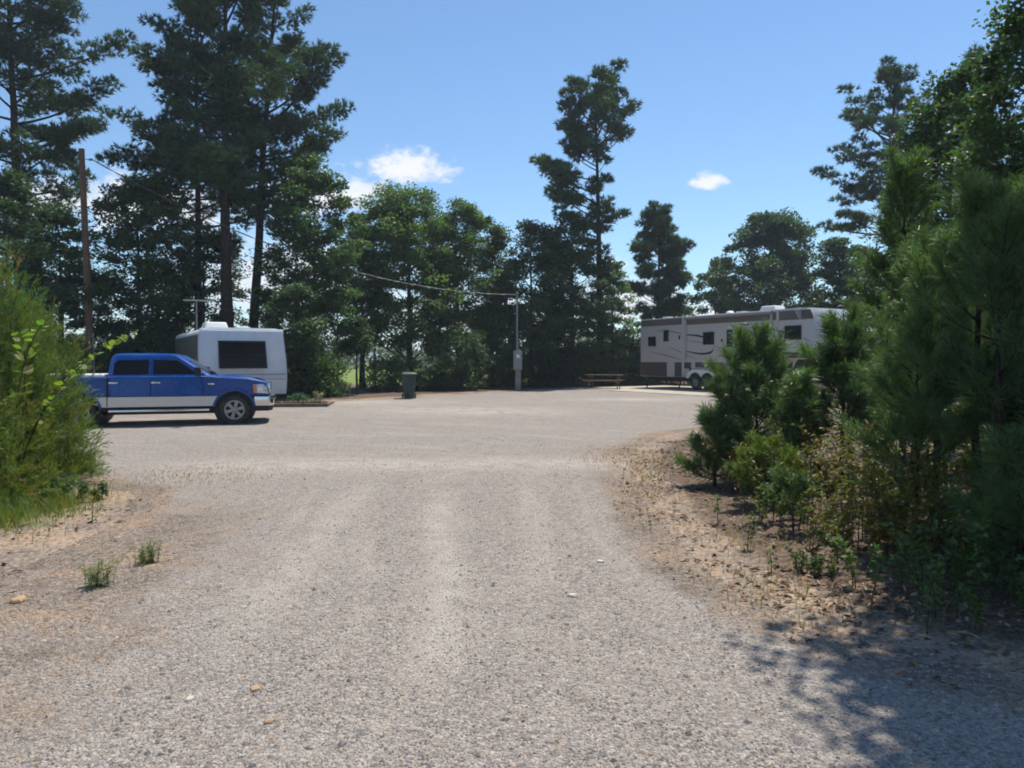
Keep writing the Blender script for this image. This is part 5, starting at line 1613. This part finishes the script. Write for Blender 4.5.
# planter greenery
w_, f_ = leafy_stems(430, 34, .34, .26, .06, 22, tint=((.5, .8), (.8, 1.1), (.9, 1.4)))
put_tree('bedding_plant', 'low grey green bedding plants in the timber edged bed', 'plant', -7.2, 25.75, (w_, f_), 'twig', 'leaf_light', 0, None, .26, 'leaves', 'stems')
w_, f_ = leafy_stems(431, 8, .42, .08, .07, 18, tint=((3.2, 4.5), (1.4, 1.9), (3.5, 5)))
put_tree('flowering_plant', 'pale pink flowering plant at the back of the timber edged bed', 'plant', -6.75, 26.1, (w_, f_), 'twig', 'leaf_light', 0, None, .26, 'blooms', 'stems')

# ================= the feathery bush at the left
def feathery_bush(seed, H, W, nsp=2600, nst=34):
    """rounded mound of short feathery sprays carried on ascending stems"""
    r = np.random.default_rng(seed); wood, fol = Geo(), Geo(); up = np.array([0, 0, 1.])
    ends = []
    for i in range(nst):
        az = i * 2.399; q = ((i + .5) / nst) ** .5 * .8
        o_ = W / 2 * q; h = H * math.sqrt(max(.05, 1 - q * q)) * r.uniform(.7, .98)
        p2 = np.array([math.cos(az) * o_, math.sin(az) * o_, h])
        path = bezier(np.array([math.cos(az) * .1, math.sin(az) * .1, -.05]), np.array([p2[0] * .8, p2[1] * .8, h * .35]), p2, 9)
        add_tube(wood, path, np.linspace(.016, .004, 9), 5, caps=False); ends.append(path)
    ends = np.concatenate(ends)
    d = rand_unit(r, nsp); d[:, 2] = np.abs(d[:, 2]) * 1.15 - .15; d = unit(d)
    lump = 1 + .13 * np.sin(5 * d[:, 0] + 3 * d[:, 2] + seed) + .11 * np.sin(7 * d[:, 1] - 4 * d[:, 2]) + .07 * np.sin(13 * d[:, 0] + 11 * d[:, 1])
    rr = (r.random(nsp) ** .32 * lump)[:, None]
    C = d * rr * np.array([W / 2, W / 2, H * .90]); C[:, 2] = np.maximum(C[:, 2], .02) + .08
    ax0 = unit(d * .55 + up * .75 + rand_unit(r, nsp) * .55)
    ln0 = r.uniform(.16, .38, nsp)
    near = ends[np.argmin(((C[:, None, :] - ends[None]) ** 2).sum(-1), 1)]
    for k in range(0, nsp, 3): add_tube(wood, np.stack([near[k], C[k]]), np.array([.004, .002]), 3, caps=False)
    A, B = [C], [C + ax0 * ln0[:, None]]
    for j in range(3):
        s0 = C + ax0 * (ln0 * r.uniform(.2, .75, nsp))[:, None]
        A.append(s0); B.append(s0 + unit(ax0 + rand_unit(r, nsp) * .7) * (ln0 * r.uniform(.4, .65, nsp))[:, None])
    A = np.concatenate(A); B = np.concatenate(B); ln = np.linalg.norm(B - A, axis=1)
    ts0 = np.tile(r.uniform(.7, 1.25, nsp) * np.where(r.random(nsp) < .05, .8, 1), 4)
    cnt = np.maximum(6, (ln * 75).astype(int)); idx = np.repeat(np.arange(len(A)), cnt); m = len(idx)
    P = A[idx] + (B - A)[idx] * r.random((m, 1)); D = unit(unit(B - A)[idx] * 1.1 + rand_unit(r, m) * .75)
    L = r.uniform(.035, .075, (m, 1)); s = unit(np.cross(D, rand_unit(r, m))) * .0045
    V = np.stack([P - s, P + s, P + D * L], 1).reshape(-1, 3)
    brown = np.tile(r.random(nsp) < .035, 4)[idx][:, None]
    T = ts0[idx][:, None] * np.where(brown, np.array([[1.7, .85, 1.0]]), np.stack([r.uniform(.8, 1.2, m), np.ones(m), r.uniform(.7, 1.1, m)], 1))
    fol.add(V, np.arange(m * 3).reshape(-1, 3), np.repeat(T, 3, 0))
    return wood, fol


bxx, byy = at(0, 10.3), 10.3
put_tree('feathery_bush', 'large feathery bright green bush hiding the tail of the blue truck', 'bush', bxx, byy, feathery_bush(501, hz(288, 10.3), 2.05, 4000), 'twig', 'cedar', 0, None, float(ground_z(np.array(bxx), np.array(byy))), 'foliage', 'stems')
b2x, b2y = at(-55, 8.8), 8.8
put_tree('feathery_bush', 'feathery bush at the left frame edge, in front of the larger one', 'bush', b2x, b2y, feathery_bush(502, 1.9, 1.8, 1500), 'twig', 'cedar', .5, None, float(ground_z(np.array(b2x), np.array(b2y))), 'foliage', 'stems')

# young tree with big light leaves reaching out of the bush
def leafy_boughs(seed, boughs, leaf, per):
    r = np.random.default_rng(seed); wood, fol = Geo(), Geo()
    for (p0, p1, p2, n) in boughs:
        path = bezier(np.array(p0, float), np.array(p1, float), np.array(p2, float), 12)
        add_tube(wood, path, np.linspace(.012, .003, 12), 5, caps=False)
        q = np.clip(np.linspace(.35, 1, n) + r.normal(0, .02, n), .3, 1); i0 = q * 11; a = np.minimum(10, i0.astype(int)); P = path[a] + (path[a + 1] - path[a]) * (i0 - a)[:, None]
        sgn = np.where(np.arange(n) % 2 == 0, 1, -1)[:, None]
        tg = unit(path[a + 1] - path[a]); sd = unit(np.cross(tg, np.array([0, 0, 1.])))
        c = P + sd * sgn * leaf * .5 + np.array([0, 0, -.01])
        ax = unit(sd * sgn + tg * .5 + r.normal(0, .4, (n, 3))); nr = unit(np.array([0, 0, 1.]) + r.normal(0, .6, (n, 3))); b = unit(np.cross(nr, ax))
        L = leaf * r.uniform(.45, 1.2, (n, 1))
        m1 = c - ax * L * .1; T = np.stack([r.uniform(.9, 1.5, n), r.uniform(.9, 1.25, n), r.uniform(.6, 1.1, n)], 1)
        V = np.stack([c - ax * L * .5, m1 - b * L * .36, c + ax * L * .25 - b * L * .27, c + ax * L * .55 - nr * L * .12, c + ax * L * .25 + b * L * .27, m1 + b * L * .36], 1)
        i = np.arange(n) * 6
        fol.add(V.reshape(-1, 3), np.stack([i, i + 1, i + 2, i + 3], 1), np.repeat(T, 6, 0)); fol.q.append(np.stack([i, i + 3, i + 4, i + 5], 1) + (fol.n - 6 * n))
    return wood, fol


vx, vy = at(12, 9.4), 9.4
zz = lambda py: hz(py, 9.4)
bx_ = lambda px: at(px, 9.4) - vx
put_tree('leafy_sapling', 'slender sapling with large bright leaves on arching boughs poking out of the feathery bush', 'sapling', vx, vy,
         leafy_boughs(511, [((0, 0, 0), (.1, -.2, 1.9), (bx_(68), -.35, zz(318)), 16), ((0, 0, 0), (.3, -.1, 1.6), (bx_(134), .25, zz(326)), 26), ((0, 0, 0), (.25, 0, 1.5), (bx_(112), .1, zz(338)), 16),
                            ((0, 0, 0), (-.1, -.5, 1.2), (bx_(46), -.8, zz(392)), 14), ((0, 0, 0), (.0, -.6, 1.0), (bx_(20), -.9, zz(408)), 14), ((0, 0, 0), (-.2, -.4, 1.4), (bx_(4), -.8, zz(345)), 14), ((0, 0, 0), (.2, .1, 2.0), (bx_(30), -.2, zz(330)), 14)], .135, 0),
         'twig', 'vine', 0, None, float(ground_z(np.array(vx), np.array(vy))), 'leaves', 'stems')
# frond-like sumac shoot at the top of the bush
def fronds(seed, tips, n=13):
    r = np.random.default_rng(seed); wood, fol = Geo(), Geo()
    for (p0, p2) in tips:
        p0 = np.array(p0, float); p2 = np.array(p2, float)
        path = bezier(p0, (p0 + p2) / 2 + [0, 0, .15], p2, 10); add_tube(wood, path, np.linspace(.006, .002, 10), 4, caps=False)
        q = np.linspace(.1, 1, n); i0 = q * 9; a = np.minimum(8, i0.astype(int)); P = path[a] + (path[a + 1] - path[a]) * (i0 - a)[:, None]; tg = unit(path[a + 1] - path[a])
        for sg in (1, -1):
            sd = unit(np.cross(tg, np.array([.2, -1., .3]))) * sg; L = (.15 * np.sin(np.pi * (.15 + .8 * q)))[:, None]
            ax = unit(sd + tg * .6); b = unit(np.cross(ax, tg)); b = np.cross(ax, b)
            c = P + ax * L * .5
            V = np.stack([P, c - b * .013, P + ax * L, c + b * .013], 1); i = np.arange(n) * 4
            fol.add(V.reshape(-1, 3), np.stack([i, i + 1, i + 2, i + 3], 1), np.repeat(np.stack([r.uniform(.45, .7, n), r.uniform(.55, .75, n), np.ones(n)], 1), 4, 0))
    return wood, fol


sx_, sy_ = at(12, 9.8), 9.8
put_tree('sumac_shoot', 'shoot with feather shaped fronds at the top of the bush on the left', 'plant', sx_, sy_,
         fronds(521, [((0, 0, 2.3), (.14, .1, 2.95)), ((0, .1, 2.3), (.40, .15, 2.72)), ((0, 0, 2.2), (-.25, .1, 2.8)), ((0, 0, -.05), (0.0, 0, 2.1))]), 'twig', 'vine', 0, None, float(ground_z(np.array(sx_), np.array(sy_))), 'leaves', 'stems')
brush('low broad leafed weeds at the foot of the feathery bush', 52, 9.3, 531, 16, .30, .26, .06, 'leaf_light')
